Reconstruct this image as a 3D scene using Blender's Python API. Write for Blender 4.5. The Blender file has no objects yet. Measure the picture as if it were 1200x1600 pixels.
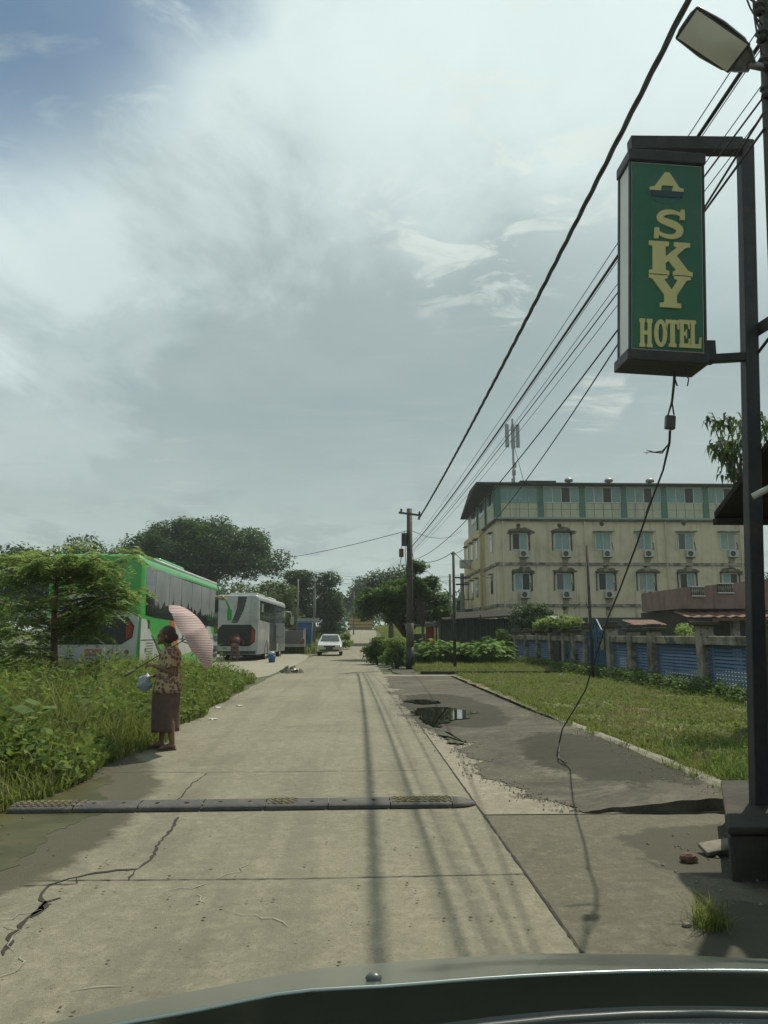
import bpy, bmesh, math, random
import numpy as np
from mathutils import Vector, Matrix, noise as mnoise
R = math.radians
random.seed(7); rng = np.random.default_rng(7)
S = bpy.context.scene
C = S.collection

# ------------------------------------------------------------------ camera
F = 1200.0; HOR = 992.0; VPX = 555.0; CH = 1.45
PITCH = math.atan((HOR-800)/F)
YAW = math.atan((600-VPX)/F*math.cos(PITCH))          # to the right of the road
cam = bpy.data.cameras.new('camera'); cam.sensor_fit = 'VERTICAL'; cam.sensor_height = 36; cam.lens = 36*F/1600
cam.clip_start = 0.05; cam.clip_end = 4000
co = bpy.data.objects.new('camera', cam); C.objects.link(co)
co.location = (0, 0, CH); co.rotation_euler = (math.pi/2+PITCH, 0, -YAW)
S.camera = co
S.view_settings.view_transform = 'Standard'; S.view_settings.look = 'None'
S.view_settings.gamma = 1.0; S.view_settings.exposure = 0.14; S.view_settings.use_curve_mapping = False
CM = co.rotation_euler.to_matrix()
def ray(px, py): return CM @ Vector(((px-600)/F, (800-py)/F, -1))
def P(px, py, D):
    r = ray(px, py); k = D/r.y
    return Vector((r.x*k, D, CH+r.z*k))
def G(px, py, z=0.0):
    r = ray(px, py); k = (z-CH)/r.z
    return Vector((r.x*k, r.y*k, z))

# ------------------------------------------------------------------ light
SX, SY = 0.41, 0.53                                  # towards the sun per metre of height
sd = Vector((SX, SY, 1)).normalized()
EL = math.asin(sd.z); AZ = math.atan2(SX, SY)
sun = bpy.data.lights.new('sun', 'SUN'); sun.energy = 3.9; sun.angle = R(0.6); sun.color = (1.0, .93, .76)
so = bpy.data.objects.new('sun', sun); C.objects.link(so)
so.rotation_euler = sd.to_track_quat('Z', 'Y').to_euler(); so.location = (20, 30, 60)

W = bpy.data.worlds.new('World'); S.world = W; W.use_nodes = True
nt = W.node_tree; nt.nodes.clear()
def N(nt, t, **k):
    n = nt.nodes.new(t)
    for a, b in k.items():
        if a == 'ins':
            for i, v in b.items(): n.inputs[i].default_value = v
        else: setattr(n, a, b)
    return n
def mth(nt, op, a, b=None, clamp=False):
    n = nt.nodes.new('ShaderNodeMath'); n.operation = op; n.use_clamp = clamp
    for i, v in enumerate((a, b)):
        if v is None: continue
        if isinstance(v, (int, float)): n.inputs[i].default_value = v
        else: nt.links.new(v, n.inputs[i])
    return n.outputs[0]
def sstep(nt, v, a, b):
    n = nt.nodes.new('ShaderNodeMapRange'); n.interpolation_type = 'SMOOTHSTEP'
    nt.links.new(v, n.inputs[0]); n.inputs[1].default_value = a; n.inputs[2].default_value = b
    return n.outputs[0]
def mixc(nt, f, a, b):
    n = nt.nodes.new('ShaderNodeMix'); n.data_type = 'RGBA'
    for i, v in ((0, f), (6, a), (7, b)):
        if isinstance(v, (int, float)): n.inputs[i].default_value = v
        elif isinstance(v, tuple): n.inputs[i].default_value = (*v[:3], 1)
        else: nt.links.new(v, n.inputs[i])
    return n.outputs[2]
sky = N(nt, 'ShaderNodeTexSky', sky_type='NISHITA', sun_disc=False, sun_elevation=EL, sun_rotation=AZ,
        air_density=1.0, dust_density=1.5, ozone_density=1.2)
tc = N(nt, 'ShaderNodeTexCoord')
sep = N(nt, 'ShaderNodeSeparateXYZ'); nt.links.new(tc.outputs['Generated'], sep.inputs[0])
zc = mth(nt, 'MAXIMUM', sep.outputs[2], 0.0)
zz = mth(nt, 'ADD', zc, 0.10)
cx = mth(nt, 'DIVIDE', sep.outputs[0], zz); cy = mth(nt, 'DIVIDE', sep.outputs[1], zz)
comb = N(nt, 'ShaderNodeCombineXYZ'); nt.links.new(cx, comb.inputs[0]); nt.links.new(cy, comb.inputs[1])
def wnoise(scale, detail, rough, dist=0.0, off=(0, 0, 0), sc=(1, 1, 1), rot=0.0):
    m = N(nt, 'ShaderNodeMapping'); m.inputs[1].default_value = off; m.inputs[3].default_value = sc; m.inputs[2].default_value = (0, 0, rot)
    nt.links.new(comb.outputs[0], m.inputs[0])
    n = N(nt, 'ShaderNodeTexNoise', ins={'Scale': scale, 'Detail': detail, 'Roughness': rough, 'Distortion': dist*.45})
    nt.links.new(m.outputs[0], n.inputs['Vector']); return n.outputs[0]
def dirdot(px, py):
    d = ray(px, py).normalized()
    n = N(nt, 'ShaderNodeVectorMath', operation='DOT_PRODUCT'); n.inputs[1].default_value = d
    nt.links.new(tc.outputs['Generated'], n.inputs[0]); return n.outputs['Value']
n1 = wnoise(0.9, 8, .55, .4); n2 = wnoise(2.4, 10, .62, .8, (3, 1, 0), (1, .6, 1), .5)
n3 = wnoise(.45, 4, .5, .2, (7, 2, 0)); n4 = wnoise(5.5, 9, .68, 1.2, (1, 5, 0), (.45, 1.3, 1), -.5)
n5_ = wnoise(7.5, 9, .62, 1.6, (2, 3, 0), (.7, 1.1, 1), .6)
nw = mth(nt, 'MULTIPLY', mth(nt, 'SUBTRACT', n2, .5), .16)
def blob(px, py, rin, rout, k=1.0):                   # angular patch of sky round a direction, edge broken by noise
    d = mth(nt, 'ADD', dirdot(px, py), mth(nt, 'MULTIPLY', nw, k*.5))
    return sstep(nt, d, math.cos(R(rout)), math.cos(R(rin)))
grey = (2.90, 3.64, 3.74); white = (6.2, 7.3, 7.25); low = (4.0, 4.78, 4.5)
base = mixc(nt, sstep(nt, sep.outputs[2], .30, .02), grey, low)
base = mixc(nt, mth(nt, 'MULTIPLY', sstep(nt, n1, .40, .72), .28), base, (5.2, 5.8, 5.5))
br = mth(nt, 'MULTIPLY', blob(620, 40, 3, 17, .8), .95)
for (bx, by, ri, ro, kk_) in ((60, 300, 2, 12, .80), (230, 215, 1, 11, .72), (400, 110, 2, 13, .85), (880, -60, 4, 18, .9), (-150, 330, 2, 14, .8), (1287, -500, 8, 34, 1.0), (1050, 120, 2, 16, .45), (120, 420, 1, 11, .38), (60, 600, 1, 8, .22), (310, 270, 3, 12, .62), (150, 190, 1, 9, .7)):
    br = mth(nt, 'MAXIMUM', br, mth(nt, 'MULTIPLY', blob(bx, by, ri, ro, .8), kk_))
br = mth(nt, 'MULTIPLY', br, mth(nt, 'ADD', mth(nt, 'MULTIPLY', n1, .35), .82), True)
base = mixc(nt, br, base, white)
dk = mth(nt, 'MAXIMUM', blob(560, 520, 4, 18, .7), mth(nt, 'MULTIPLY', blob(300, 480, 2, 12, .7), .7))
base = mixc(nt, mth(nt, 'MULTIPLY', dk, .16), base, (2.0, 2.6, 2.8))
wis = mth(nt, 'MULTIPLY', blob(760, 265, 3, 12, .8), sstep(nt, n5_, .48, .62))
base = mixc(nt, mth(nt, 'MULTIPLY', wis, .62), base, (6.2, 6.8, 6.3))
wis2 = mth(nt, 'MULTIPLY', sstep(nt, sep.outputs[2], .45, .05), sstep(nt, n4, .55, .72))
base = mixc(nt, mth(nt, 'MULTIPLY', wis2, .35), base, (5.6, 6.0, 5.5))
lowb = mth(nt, 'MULTIPLY', sstep(nt, n2, .48, .62), sstep(nt, sep.outputs[2], .26, .08))
base = mixc(nt, mth(nt, 'MULTIPLY', lowb, .42), base, (2.3, 2.75, 2.9))
cum = mth(nt, 'MULTIPLY', blob(925, 600, .3, 2.6, .10), sstep(nt, n4, .40, .6))
base = mixc(nt, mth(nt, 'MULTIPLY', cum, .45), base, (6.4, 6.8, 6.3))
blue = mth(nt, 'MULTIPLY', mth(nt, 'MAXIMUM', blob(-30, -60, 4, 14.5, .35), mth(nt, 'MULTIPLY', blob(230, -120, 2, 9.5, .35), .85)), sstep(nt, n5_, .82, .50))
skyc = mixc(nt, 0.7, sky.outputs[0], (.75, 1.6, 2.6))
base = mixc(nt, mth(nt, 'MULTIPLY', blue, .92), base, skyc)
bg = N(nt, 'ShaderNodeBackground'); bg.inputs[1].default_value = 0.11
nt.links.new(base, bg.inputs[0])
wo = N(nt, 'ShaderNodeOutputWorld'); nt.links.new(bg.outputs[0], wo.inputs[0])

# ------------------------------------------------------------------ materials
def mat(name, c1, c2=None, rough=.8, metal=0.0, scale=3.0, bump=0.0, bscale=40.0, detail=6, stain=None, sscale=.6, sth=(.55, .7),
        transl=0.0, island=False, spec=.5, coat=0.0, streak=None, alpha=1.0, obj=True):
    m = bpy.data.materials.new(name); m.use_nodes = True; t = m.node_tree
    b = t.nodes['Principled BSDF']; b.inputs['Roughness'].default_value = rough; b.inputs['Metallic'].default_value = metal
    b.inputs['Specular IOR Level'].default_value = spec; b.inputs['Coat Weight'].default_value = coat
    tc = N(t, 'ShaderNodeTexCoord'); co_ = tc.outputs['Object']
    col = c1
    if c2 is not None:
        if island:
            g = N(t, 'ShaderNodeNewGeometry'); f = g.outputs['Random Per Island']
        else:
            n = N(t, 'ShaderNodeTexNoise', ins={'Scale': scale, 'Detail': detail, 'Roughness': .65}); t.links.new(co_, n.inputs['Vector'])
            f = sstep(t, n.outputs[0], .32, .68)
        col = mixc(t, f, c1, c2)
    else:
        col = mixc(t, 0.0, c1, c1)
    if stain is not None:
        n = N(t, 'ShaderNodeTexNoise', ins={'Scale': sscale, 'Detail': 9, 'Roughness': .7, 'Distortion': .5}); t.links.new(co_, n.inputs['Vector'])
        col = mixc(t, mth(t, 'MULTIPLY', sstep(t, n.outputs[0], *sth), .85), col, stain)
    if streak is not None:                                     # rain streaks running down a wall
        mp = N(t, 'ShaderNodeMapping'); mp.inputs[3].default_value = (2.2, 2.2, .16); t.links.new(co_, mp.inputs[0])
        n = N(t, 'ShaderNodeTexNoise', ins={'Scale': 1.0, 'Detail': 8, 'Roughness': .7}); t.links.new(mp.outputs[0], n.inputs['Vector'])
        col = mixc(t, mth(t, 'MULTIPLY', sstep(t, n.outputs[0], .5, .72), .7), col, streak)
    t.links.new(col, b.inputs['Base Color'])
    if bump:
        n = N(t, 'ShaderNodeTexNoise', ins={'Scale': bscale, 'Detail': 5, 'Roughness': .6}); t.links.new(co_, n.inputs['Vector'])
        bp = N(t, 'ShaderNodeBump', ins={'Strength': bump, 'Distance': .02}); t.links.new(n.outputs[0], bp.inputs['Height'])
        t.links.new(bp.outputs[0], b.inputs['Normal'])
    if transl:
        tr = N(t, 'ShaderNodeBsdfTranslucent'); mx = N(t, 'ShaderNodeMixShader'); mx.inputs[0].default_value = transl
        bc = mixc(t, .4, col, (.24, .30, .06) if ('grass' in name or 'weed' in name) else (.15, .30, .05)); t.links.new(bc, tr.inputs[0])
        t.links.new(b.outputs[0], mx.inputs[1]); t.links.new(tr.outputs[0], mx.inputs[2])
        t.links.new(mx.outputs[0], t.nodes['Material Output'].inputs[0])
    return m

def road_mat(name, c1, c2, dark, fine=160, wet=None):
    m = mat(name, c1, c2, .88, scale=.35, bump=.5, bscale=fine, detail=8, stain=dark, sscale=.9, sth=(.58, .8))
    t = m.node_tree; b = t.nodes['Principled BSDF']; l = b.inputs['Base Color'].links[0].from_socket
    tc = N(t, 'ShaderNodeTexCoord')
    n = N(t, 'ShaderNodeTexNoise', ins={'Scale': 9, 'Detail': 12, 'Roughness': .93}); t.links.new(tc.outputs['Object'], n.inputs['Vector'])
    v = N(t, 'ShaderNodeTexVoronoi', ins={'Scale': 30}); t.links.new(tc.outputs['Object'], v.inputs['Vector'])
    c = mixc(t, mth(t, 'MULTIPLY', sstep(t, n.outputs[0], .47, .60), .60), l, tuple(x*1.5 for x in c2))
    n6 = N(t, 'ShaderNodeTexNoise', ins={'Scale': 14, 'Detail': 10, 'Roughness': .9}); t.links.new(tc.outputs['Object'], n6.inputs['Vector'])
    c = mixc(t, mth(t, 'MULTIPLY', sstep(t, n6.outputs[0], .50, .40), .42), c, tuple(x*.62 for x in c1))
    c = mixc(t, mth(t, 'MULTIPLY', sstep(t, v.outputs[0], .25, .08), .5), c, tuple(x*.45 for x in c1))
    n5 = N(t, 'ShaderNodeTexNoise', ins={'Scale': 2.2, 'Detail': 9, 'Roughness': .75, 'Distortion': .4}); t.links.new(tc.outputs['Object'], n5.inputs['Vector'])
    c = mixc(t, mth(t, 'MULTIPLY', sstep(t, n5.outputs[0], .55, .72), .3), c, tuple(x*.6 for x in c1))
    t.links.new(c, b.inputs['Base Color']); return m

M = {}
M['ground'] = mat('earth', (.095, .088, .055), (.06, .075, .03), .95, scale=.5, bump=.6, bscale=20, stain=(.07, .09, .03), sscale=.2)
M['road'] = road_mat('concrete_road', (.178, .168, .124), (.220, .207, .155), (.13, .12, .084))
M['apron'] = road_mat('old_asphalt', (.055, .051, .039), (.098, .091, .069), (.026, .024, .018), 60)
_t = M['apron'].node_tree; _b = _t.nodes['Principled BSDF']; _l = _b.inputs['Base Color'].links[0].from_socket
_c = N(_t, 'ShaderNodeTexCoord'); _m = N(_t, 'ShaderNodeMapping'); _m.inputs[3].default_value = (.9, 1.15, 1); _t.links.new(_c.outputs['Object'], _m.inputs[0])
_n = N(_t, 'ShaderNodeTexNoise', ins={'Scale': .8, 'Detail': 10, 'Roughness': .75, 'Distortion': .6}); _t.links.new(_m.outputs[0], _n.inputs['Vector'])
_l = mixc(_t, mth(_t, 'MULTIPLY', sstep(_t, _n.outputs[0], .50, .60), .62), _l, (.038, .036, .026)); _l = mixc(_t, mth(_t, 'MULTIPLY', sstep(_t, _n.outputs[0], .46, .36), .6), _l, (.165, .155, .12)); _t.links.new(_l, _b.inputs['Base Color'])
M['rawbed'] = road_mat('pale_subbase', (.19, .175, .135), (.25, .232, .18), (.12, .11, .08), 60)
M['lowslab'] = road_mat('weathered_slab', (.10, .096, .07), (.135, .127, .094), (.06, .055, .04), 120)
M['drive'] = road_mat('driveway_concrete', (.17, .16, .12), (.21, .20, .15), (.09, .08, .06), 120)
M['lot'] = road_mat('gravel_lot', (.19, .18, .135), (.24, .225, .17), (.10, .095, .065), 40)
_t = M['road'].node_tree; _b = _t.nodes['Principled BSDF']; _l = _b.inputs['Base Color'].links[0].from_socket
_c = N(_t, 'ShaderNodeTexCoord'); _m = N(_t, 'ShaderNodeMapping'); _m.inputs[3].default_value = (2.4, .10, 1); _t.links.new(_c.outputs['Object'], _m.inputs[0])
_n = N(_t, 'ShaderNodeTexNoise', ins={'Scale': 1.0, 'Detail': 6, 'Roughness': .6}); _t.links.new(_m.outputs[0], _n.inputs['Vector'])
_l = mixc(_t, mth(_t, 'MULTIPLY', sstep(_t, _n.outputs[0], .46, .64), .30), _l, (.11, .105, .08))
_n = N(_t, 'ShaderNodeTexNoise', ins={'Scale': .55, 'Detail': 9, 'Roughness': .68, 'Distortion': 1.0}); _t.links.new(_c.outputs['Object'], _n.inputs['Vector'])
_l = mixc(_t, mth(_t, 'MULTIPLY', sstep(_t, _n.outputs[0], .52, .68), .38), _l, (.10, .095, .07)); _t.links.new(_l, _b.inputs['Base Color'])
def wetmask(m, cx_, cy_, rx, ry, cdark, rough, amp=.55, ns=1.6):
    t = m.node_tree; b = t.nodes['Principled BSDF']; l = b.inputs['Base Color'].links[0].from_socket
    c = N(t, 'ShaderNodeTexCoord'); mp = N(t, 'ShaderNodeMapping'); mp.inputs[1].default_value = (-cx_/rx, -cy_/ry, 0); mp.inputs[3].default_value = (1/rx, 1/ry, 0)
    t.links.new(c.outputs['Object'], mp.inputs[0]); ln_ = N(t, 'ShaderNodeVectorMath', operation='LENGTH'); t.links.new(mp.outputs[0], ln_.inputs[0])
    n = N(t, 'ShaderNodeTexNoise', ins={'Scale': ns, 'Detail': 12, 'Roughness': .68}); t.links.new(c.outputs['Object'], n.inputs['Vector'])
    d = mth(t, 'ADD', ln_.outputs['Value'], mth(t, 'MULTIPLY', mth(t, 'SUBTRACT', n.outputs[0], .5), amp*2)); f = sstep(t, d, 1.04, .96)
    t.links.new(mixc(t, mth(t, 'MULTIPLY', f, .85), l, cdark), b.inputs['Base Color'])
    b.inputs['Specular IOR Level'].default_value = .25
    old = b.inputs['Roughness'].links[0].from_socket if b.inputs['Roughness'].links else b.inputs['Roughness'].default_value
    mr = N(t, 'ShaderNodeMix'); mr.data_type = 'FLOAT'; t.links.new(f, mr.inputs[0]); mr.inputs[3].default_value = rough
    if isinstance(old, float): mr.inputs[2].default_value = old
    else: t.links.new(old, mr.inputs[2])
    t.links.new(mr.outputs[0], b.inputs['Roughness'])
wetmask(M['road'], -3.35, 6.2, 1.62, 3.7, (.062, .058, .038), .85, .20)
wetmask(M['apron'], 1.85, 15.6, .95, 3.6, (.034, .032, .023), .92, .42)
wetmask(M['apron'], 2.75, 9.0, .75, 2.0, (.034, .032, .023), .92, .55, 2.0)
wetmask(M['rawbed'], 1.5, 15.6, .95, 4.0, (.06, .055, .04), .9, .35)
wetmask(M['lowslab'], 3.0, 5.3, 1.2, .8, (.065, .062, .046), .9, .5, 2.0)
wetmask(M['lowslab'], 2.3, 3.4, .9, .9, (.065, .062, .046), .9, .7, 2.0)
M['crack'] = mat('crack_dark', (.02, .018, .014), (.035, .03, .022), .95, scale=20)
M['mortar'] = mat('crack_white', (.34, .33, .28), (.17, .16, .12), .9, scale=14)
M['wet'] = mat('wet_mud', (.05, .052, .022), (.085, .08, .04), .38, scale=2, spec=.15)
M['wetedge'] = mat('wet_concrete', (.05, .047, .034), (.08, .074, .053), .9, scale=4, spec=.1, bump=.4)
M['water'] = mat('puddle_water', (.012, .014, .010), (.02, .022, .014), .03, scale=1, spec=.6)
M['grass'] = mat('grass_blade', (.06, .092, .022), (.25, .285, .08), .75, spec=.15, transl=.42, island=True)
M['grass_dry'] = mat('grass_dry', (.13, .12, .05), (.32, .28, .14), .8, transl=.3, island=True)
M['weed'] = mat('weed_leaf', (.032, .07, .016), (.20, .28, .06), .7, spec=.18, transl=.42, island=True)
M['taro'] = mat('broad_leaf', (.08, .16, .025), (.15, .25, .045), .65, spec=.2, transl=.45, island=True)
M['leaf_dark'] = mat('tree_leaf_dark', (.024, .056, .018), (.062, .11, .032), .65, spec=.2, transl=.22, island=True)
M['leaf_mid'] = mat('tree_leaf_mid', (.05, .095, .022), (.11, .17, .04), .65, spec=.2, transl=.30, island=True)
M['leaf_light'] = mat('tree_leaf_light', (.15, .21, .06), (.34, .40, .13), .65, spec=.2, transl=.5, island=True)
M['leaf_olive'] = mat('tree_leaf_olive', (.05, .07, .018), (.11, .125, .035), .65, spec=.2, transl=.34, island=True)
M['bark'] = mat('bark', (.07, .055, .04), (.12, .10, .075), .9, scale=8, bump=.7, bscale=30)
M['bark_red'] = mat('bark_red', (.22, .11, .075), (.15, .08, .055), .85, scale=9, bump=.6, bscale=30)
M['pole_wood'] = mat('pole_iron', (.035, .03, .026), (.06, .05, .04), .75, scale=6, bump=.3)
M['pole_conc'] = mat('pole_concrete', (.13, .13, .12), (.18, .175, .16), .85, scale=6)
M['steel_dark'] = mat('steel_dark', (.028, .032, .036), (.045, .047, .048), .5, metal=.3, scale=5, stain=(.10, .055, .032), sscale=4, sth=(.54, .72), bump=.2)
M['wire'] = mat('wire_black', (.03, .03, .032), None, .6)
M['galv'] = mat('galvanised', (.30, .31, .32), (.22, .23, .24), .45, metal=.6, scale=8)
M['rubber'] = mat('rubber', (.04, .04, .043), (.062, .06, .056), .75, scale=12, bump=.4, bscale=60, stain=(.13, .12, .095), sscale=3, sth=(.5, .75))
M['yellow_worn'] = mat('worn_yellow', (.26, .22, .10), (.15, .13, .08), .8, scale=14)
M['green_paint'] = mat('bus_green', (.045, .33, .055), (.055, .37, .065), .28, scale=1.5, coat=.4, stain=(.09, .28, .09), sscale=2, sth=(.55, .8))
M['white_paint'] = mat('bus_white', (.44, .46, .455), (.54, .55, .54), .3, scale=2, coat=.4, stain=(.26, .26, .235), sscale=1.5, sth=(.5, .8))
M['grey_paint'] = mat('bus_silver_grey', (.33, .345, .345), (.40, .415, .41), .3, scale=2, coat=.3, stain=(.20, .20, .18), sscale=1.2, sth=(.48, .75), streak=(.22, .22, .20))
M['silver_paint'] = mat('car_silver', (.50, .50, .46), (.56, .56, .52), .22, metal=.35, scale=3, coat=.6)
M['orange_paint'] = mat('orange_paint', (.48, .10, .03), (.42, .09, .03), .4, scale=4)
M['dark_paint'] = mat('dark_paint', (.025, .035, .03), (.04, .05, .045), .35, scale=4)
M['glass_dark'] = mat('dark_glass', (.012, .016, .016), (.02, .025, .025), .06, scale=2, spec=.8)
M['film'] = mat('silver_film_glass', (.30, .315, .33), (.20, .215, .23), .32, metal=.25, scale=1.2, detail=3)
M['glass_teal'] = mat('teal_glass', (.10, .20, .20), (.17, .29, .285), .14, scale=.6, spec=.8)
M['curtain'] = mat('curtain_behind_glass', (.26, .30, .27), (.18, .22, .20), .25, scale=9)
M['glass_teal2'] = mat('pale_teal_glass', (.17, .27, .26), (.22, .33, .31), .2, scale=2)
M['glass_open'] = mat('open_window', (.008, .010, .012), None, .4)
M['tyre'] = mat('tyre_rubber', (.02, .02, .02), (.035, .033, .03), .85, scale=10)
M['red_lens'] = mat('red_lens', (.32, .03, .02), (.25, .02, .02), .2, scale=5)
M['lamp_lens'] = mat('clear_lens', (.65, .66, .62), None, .12, spec=.8)
M['plate_orange'] = mat('plate_orange', (.45, .15, .07), None, .5)
M['wall_yellow'] = mat('yellow_render', (.58, .505, .36), (.64, .56, .41), .88, scale=1.2, stain=(.36, .32, .21), sscale=.35, sth=(.48, .75), streak=(.20, .18, .125))
M['wall_ochre'] = mat('ochre_render', (.60, .49, .27), (.64, .53, .30), .88, scale=1.2, streak=(.20, .17, .11))
M['green_trim'] = mat('green_trim', (.055, .15, .12), (.07, .18, .14), .6, scale=2, stain=(.03, .07, .055))
M['tile_panel'] = mat('cream_panel', (.44, .44, .33), (.50, .49, .37), .6, scale=1.5, streak=(.24, .24, .18))
M['pale_green'] = mat('pale_green', (.22, .34, .27), (.28, .38, .30), .6, scale=2)
M['mould'] = mat('mouldy_ledge', (.34, .34, .30), (.05, .05, .045), .9, scale=2.2)
M['mould_dark'] = mat('black_mould', (.035, .034, .028), (.10, .095, .07), .95, scale=3, bump=.4)
M['drip'] = mat('drip_stain', (.36, .32, .21), (.24, .22, .15), .95, scale=5, detail=9)
M['mould_wall'] = mat('mould_on_wall', (.20, .185, .12), (.07, .066, .048), .95, scale=3.5, detail=9)
M['white_frame'] = mat('white_frame', (.55, .56, .53), None, .5)
M['ac_white'] = mat('ac_casing', (.48, .48, .45), (.40, .40, .37), .5, scale=6)
M['roof_dark'] = mat('roof_dark', (.03, .029, .027), (.05, .046, .042), .95, spec=.08, scale=2)
M['rust_roof'] = mat('rusty_roof', (.10, .045, .028), (.16, .085, .055), .85, scale=2.5, stain=(.06, .05, .045))
M['brick_pink'] = mat('pinkish_wall', (.20, .125, .105), (.26, .17, .15), .9, scale=2, streak=(.09, .07, .06))
M['conc_old'] = mat('mossy_concrete', (.31, .285, .23), (.09, .085, .065), .95, scale=1.8, bump=.6, bscale=18, stain=(.04, .04, .027), sscale=1.3, sth=(.52, .64))
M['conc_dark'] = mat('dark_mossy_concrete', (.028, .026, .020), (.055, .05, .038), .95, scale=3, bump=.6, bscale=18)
M['blue_slats'] = mat('blue_louvre', (.022, .07, .16), (.035, .10, .20), .6, scale=3, stain=(.05, .08, .10), sscale=1.5)
M['blue_gate'] = mat('blue_gate', (.025, .085, .16), (.035, .11, .20), .6, scale=3, stain=(.12, .10, .07), sscale=1.5)
M['shed'] = mat('shed_sheet', (.03, .045, .042), (.045, .06, .052), .7, scale=2)
M['sign_green'] = mat('sign_green', (.018, .125, .068), (.022, .145, .08), .45, scale=1.5, stain=(.07, .17, .115), sscale=2.5, sth=(.45, .75), streak=(.04, .13, .08))
M['sign_yellow'] = mat('sign_yellow', (.66, .60, .27), (.60, .55, .24), .45, scale=6)
M['sign_white'] = mat('sign_white_side', (.82, .82, .78), (.74, .74, .70), .5, scale=4)
M['sign_blue'] = mat('sign_blue', (.035, .13, .12), (.03, .14, .10), .5, scale=6)
M['sign_slate'] = mat('sign_slate', (.025, .055, .07), None, .5)
M['skin'] = mat('skin', (.20, .115, .07), (.16, .09, .055), .55, scale=6)
M['hair'] = mat('hair', (.035, .024, .018), (.05, .035, .026), .5, scale=30)
M['longyi'] = mat('longyi_cloth', (.085, .055, .045), (.12, .075, .06), .9, scale=9)
M['slipper'] = mat('slipper', (.09, .075, .06), None, .8)
M['hood'] = mat('car_bonnet', (.30, .35, .34), (.34, .39, .375), .26, metal=.9, scale=2, coat=.15)
M['plastic_black'] = mat('black_plastic', (.07, .085, .08), (.09, .10, .095), .35, scale=8)
M['dash'] = mat('dashboard_grain', (.05, .052, .048), (.09, .09, .082), .9, scale=60, bump=.5, bscale=120)
M['bag'] = mat('blue_bag', (.16, .22, .28), (.40, .42, .42), .4, scale=9)
M['stone'] = mat('stone', (.15, .14, .11), (.24, .22, .18), .9, scale=8)
M['brickbit'] = mat('brick_piece', (.10, .055, .04), (.15, .09, .065), .9, scale=15)
M['booth_blue'] = mat('booth_blue', (.02, .08, .22), (.03, .11, .26), .5, scale=2)
M['cloth_grey'] = mat('grey_cloth', (.13, .12, .10), (.07, .065, .055), .9, scale=7)
M['litter'] = mat('white_litter', (.55, .55, .5), None, .7)
M['leaf_litter'] = mat('dead_leaf', (.04, .03, .02), (.09, .07, .04), .9, island=True)
M['wall_far_yellow'] = mat('far_yellow_wall', (.38, .27, .09), (.42, .31, .12), .9, scale=1)
M['rust_red'] = mat('red_sheet', (.28, .05, .035), None, .7)
def floral():
    m = mat('floral_cloth', (.42, .32, .19), (.36, .27, .16), .85, scale=8); t = m.node_tree; b = t.nodes['Principled BSDF']
    l = b.inputs['Base Color'].links[0].from_socket; tc = N(t, 'ShaderNodeTexCoord')
    v = N(t, 'ShaderNodeTexVoronoi', ins={'Scale': 19, 'Randomness': 1.0}); t.links.new(tc.outputs['Object'], v.inputs['Vector'])
    c = mixc(t, sstep(t, v.outputs['Distance'], .52, .40), l, (.13, .07, .05))
    c = mixc(t, sstep(t, v.outputs['Distance'], .30, .22), c, (.10, .12, .15))
    c = mixc(t, sstep(t, v.outputs['Distance'], .12, .07), c, (.42, .26, .12))
    t.links.new(c, b.inputs['Base Color']); return m
M['floral'] = floral()
def striped(name, ca, cb, sc, axis=2):
    m = mat(name, ca, ca, .7); t = m.node_tree; b = t.nodes['Principled BSDF']; tc = N(t, 'ShaderNodeTexCoord')
    w = N(t, 'ShaderNodeTexWave', wave_type='BANDS', bands_direction='XYZ'[axis], ins={'Scale': sc}); t.links.new(tc.outputs['Object'], w.inputs['Vector'])
    c = mixc(t, sstep(t, w.outputs[0], .35, .6), ca, cb); t.links.new(c, b.inputs['Base Color'])
    tr = N(t, 'ShaderNodeBsdfTranslucent'); mx = N(t, 'ShaderNodeMixShader'); mx.inputs[0].default_value = .35
    t.links.new(c, tr.inputs[0]); t.links.new(b.outputs[0], mx.inputs[1]); t.links.new(tr.outputs[0], mx.inputs[2])
    t.links.new(mx.outputs[0], t.nodes['Material Output'].inputs[0]); return m
M['umbrella'] = striped('striped_canopy', (.74, .60, .59), (.30, .17, .175), 15)
M['plaid'] = striped('plaid_shirt', (.20, .045, .04), (.05, .02, .022), 9, 0)

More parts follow.
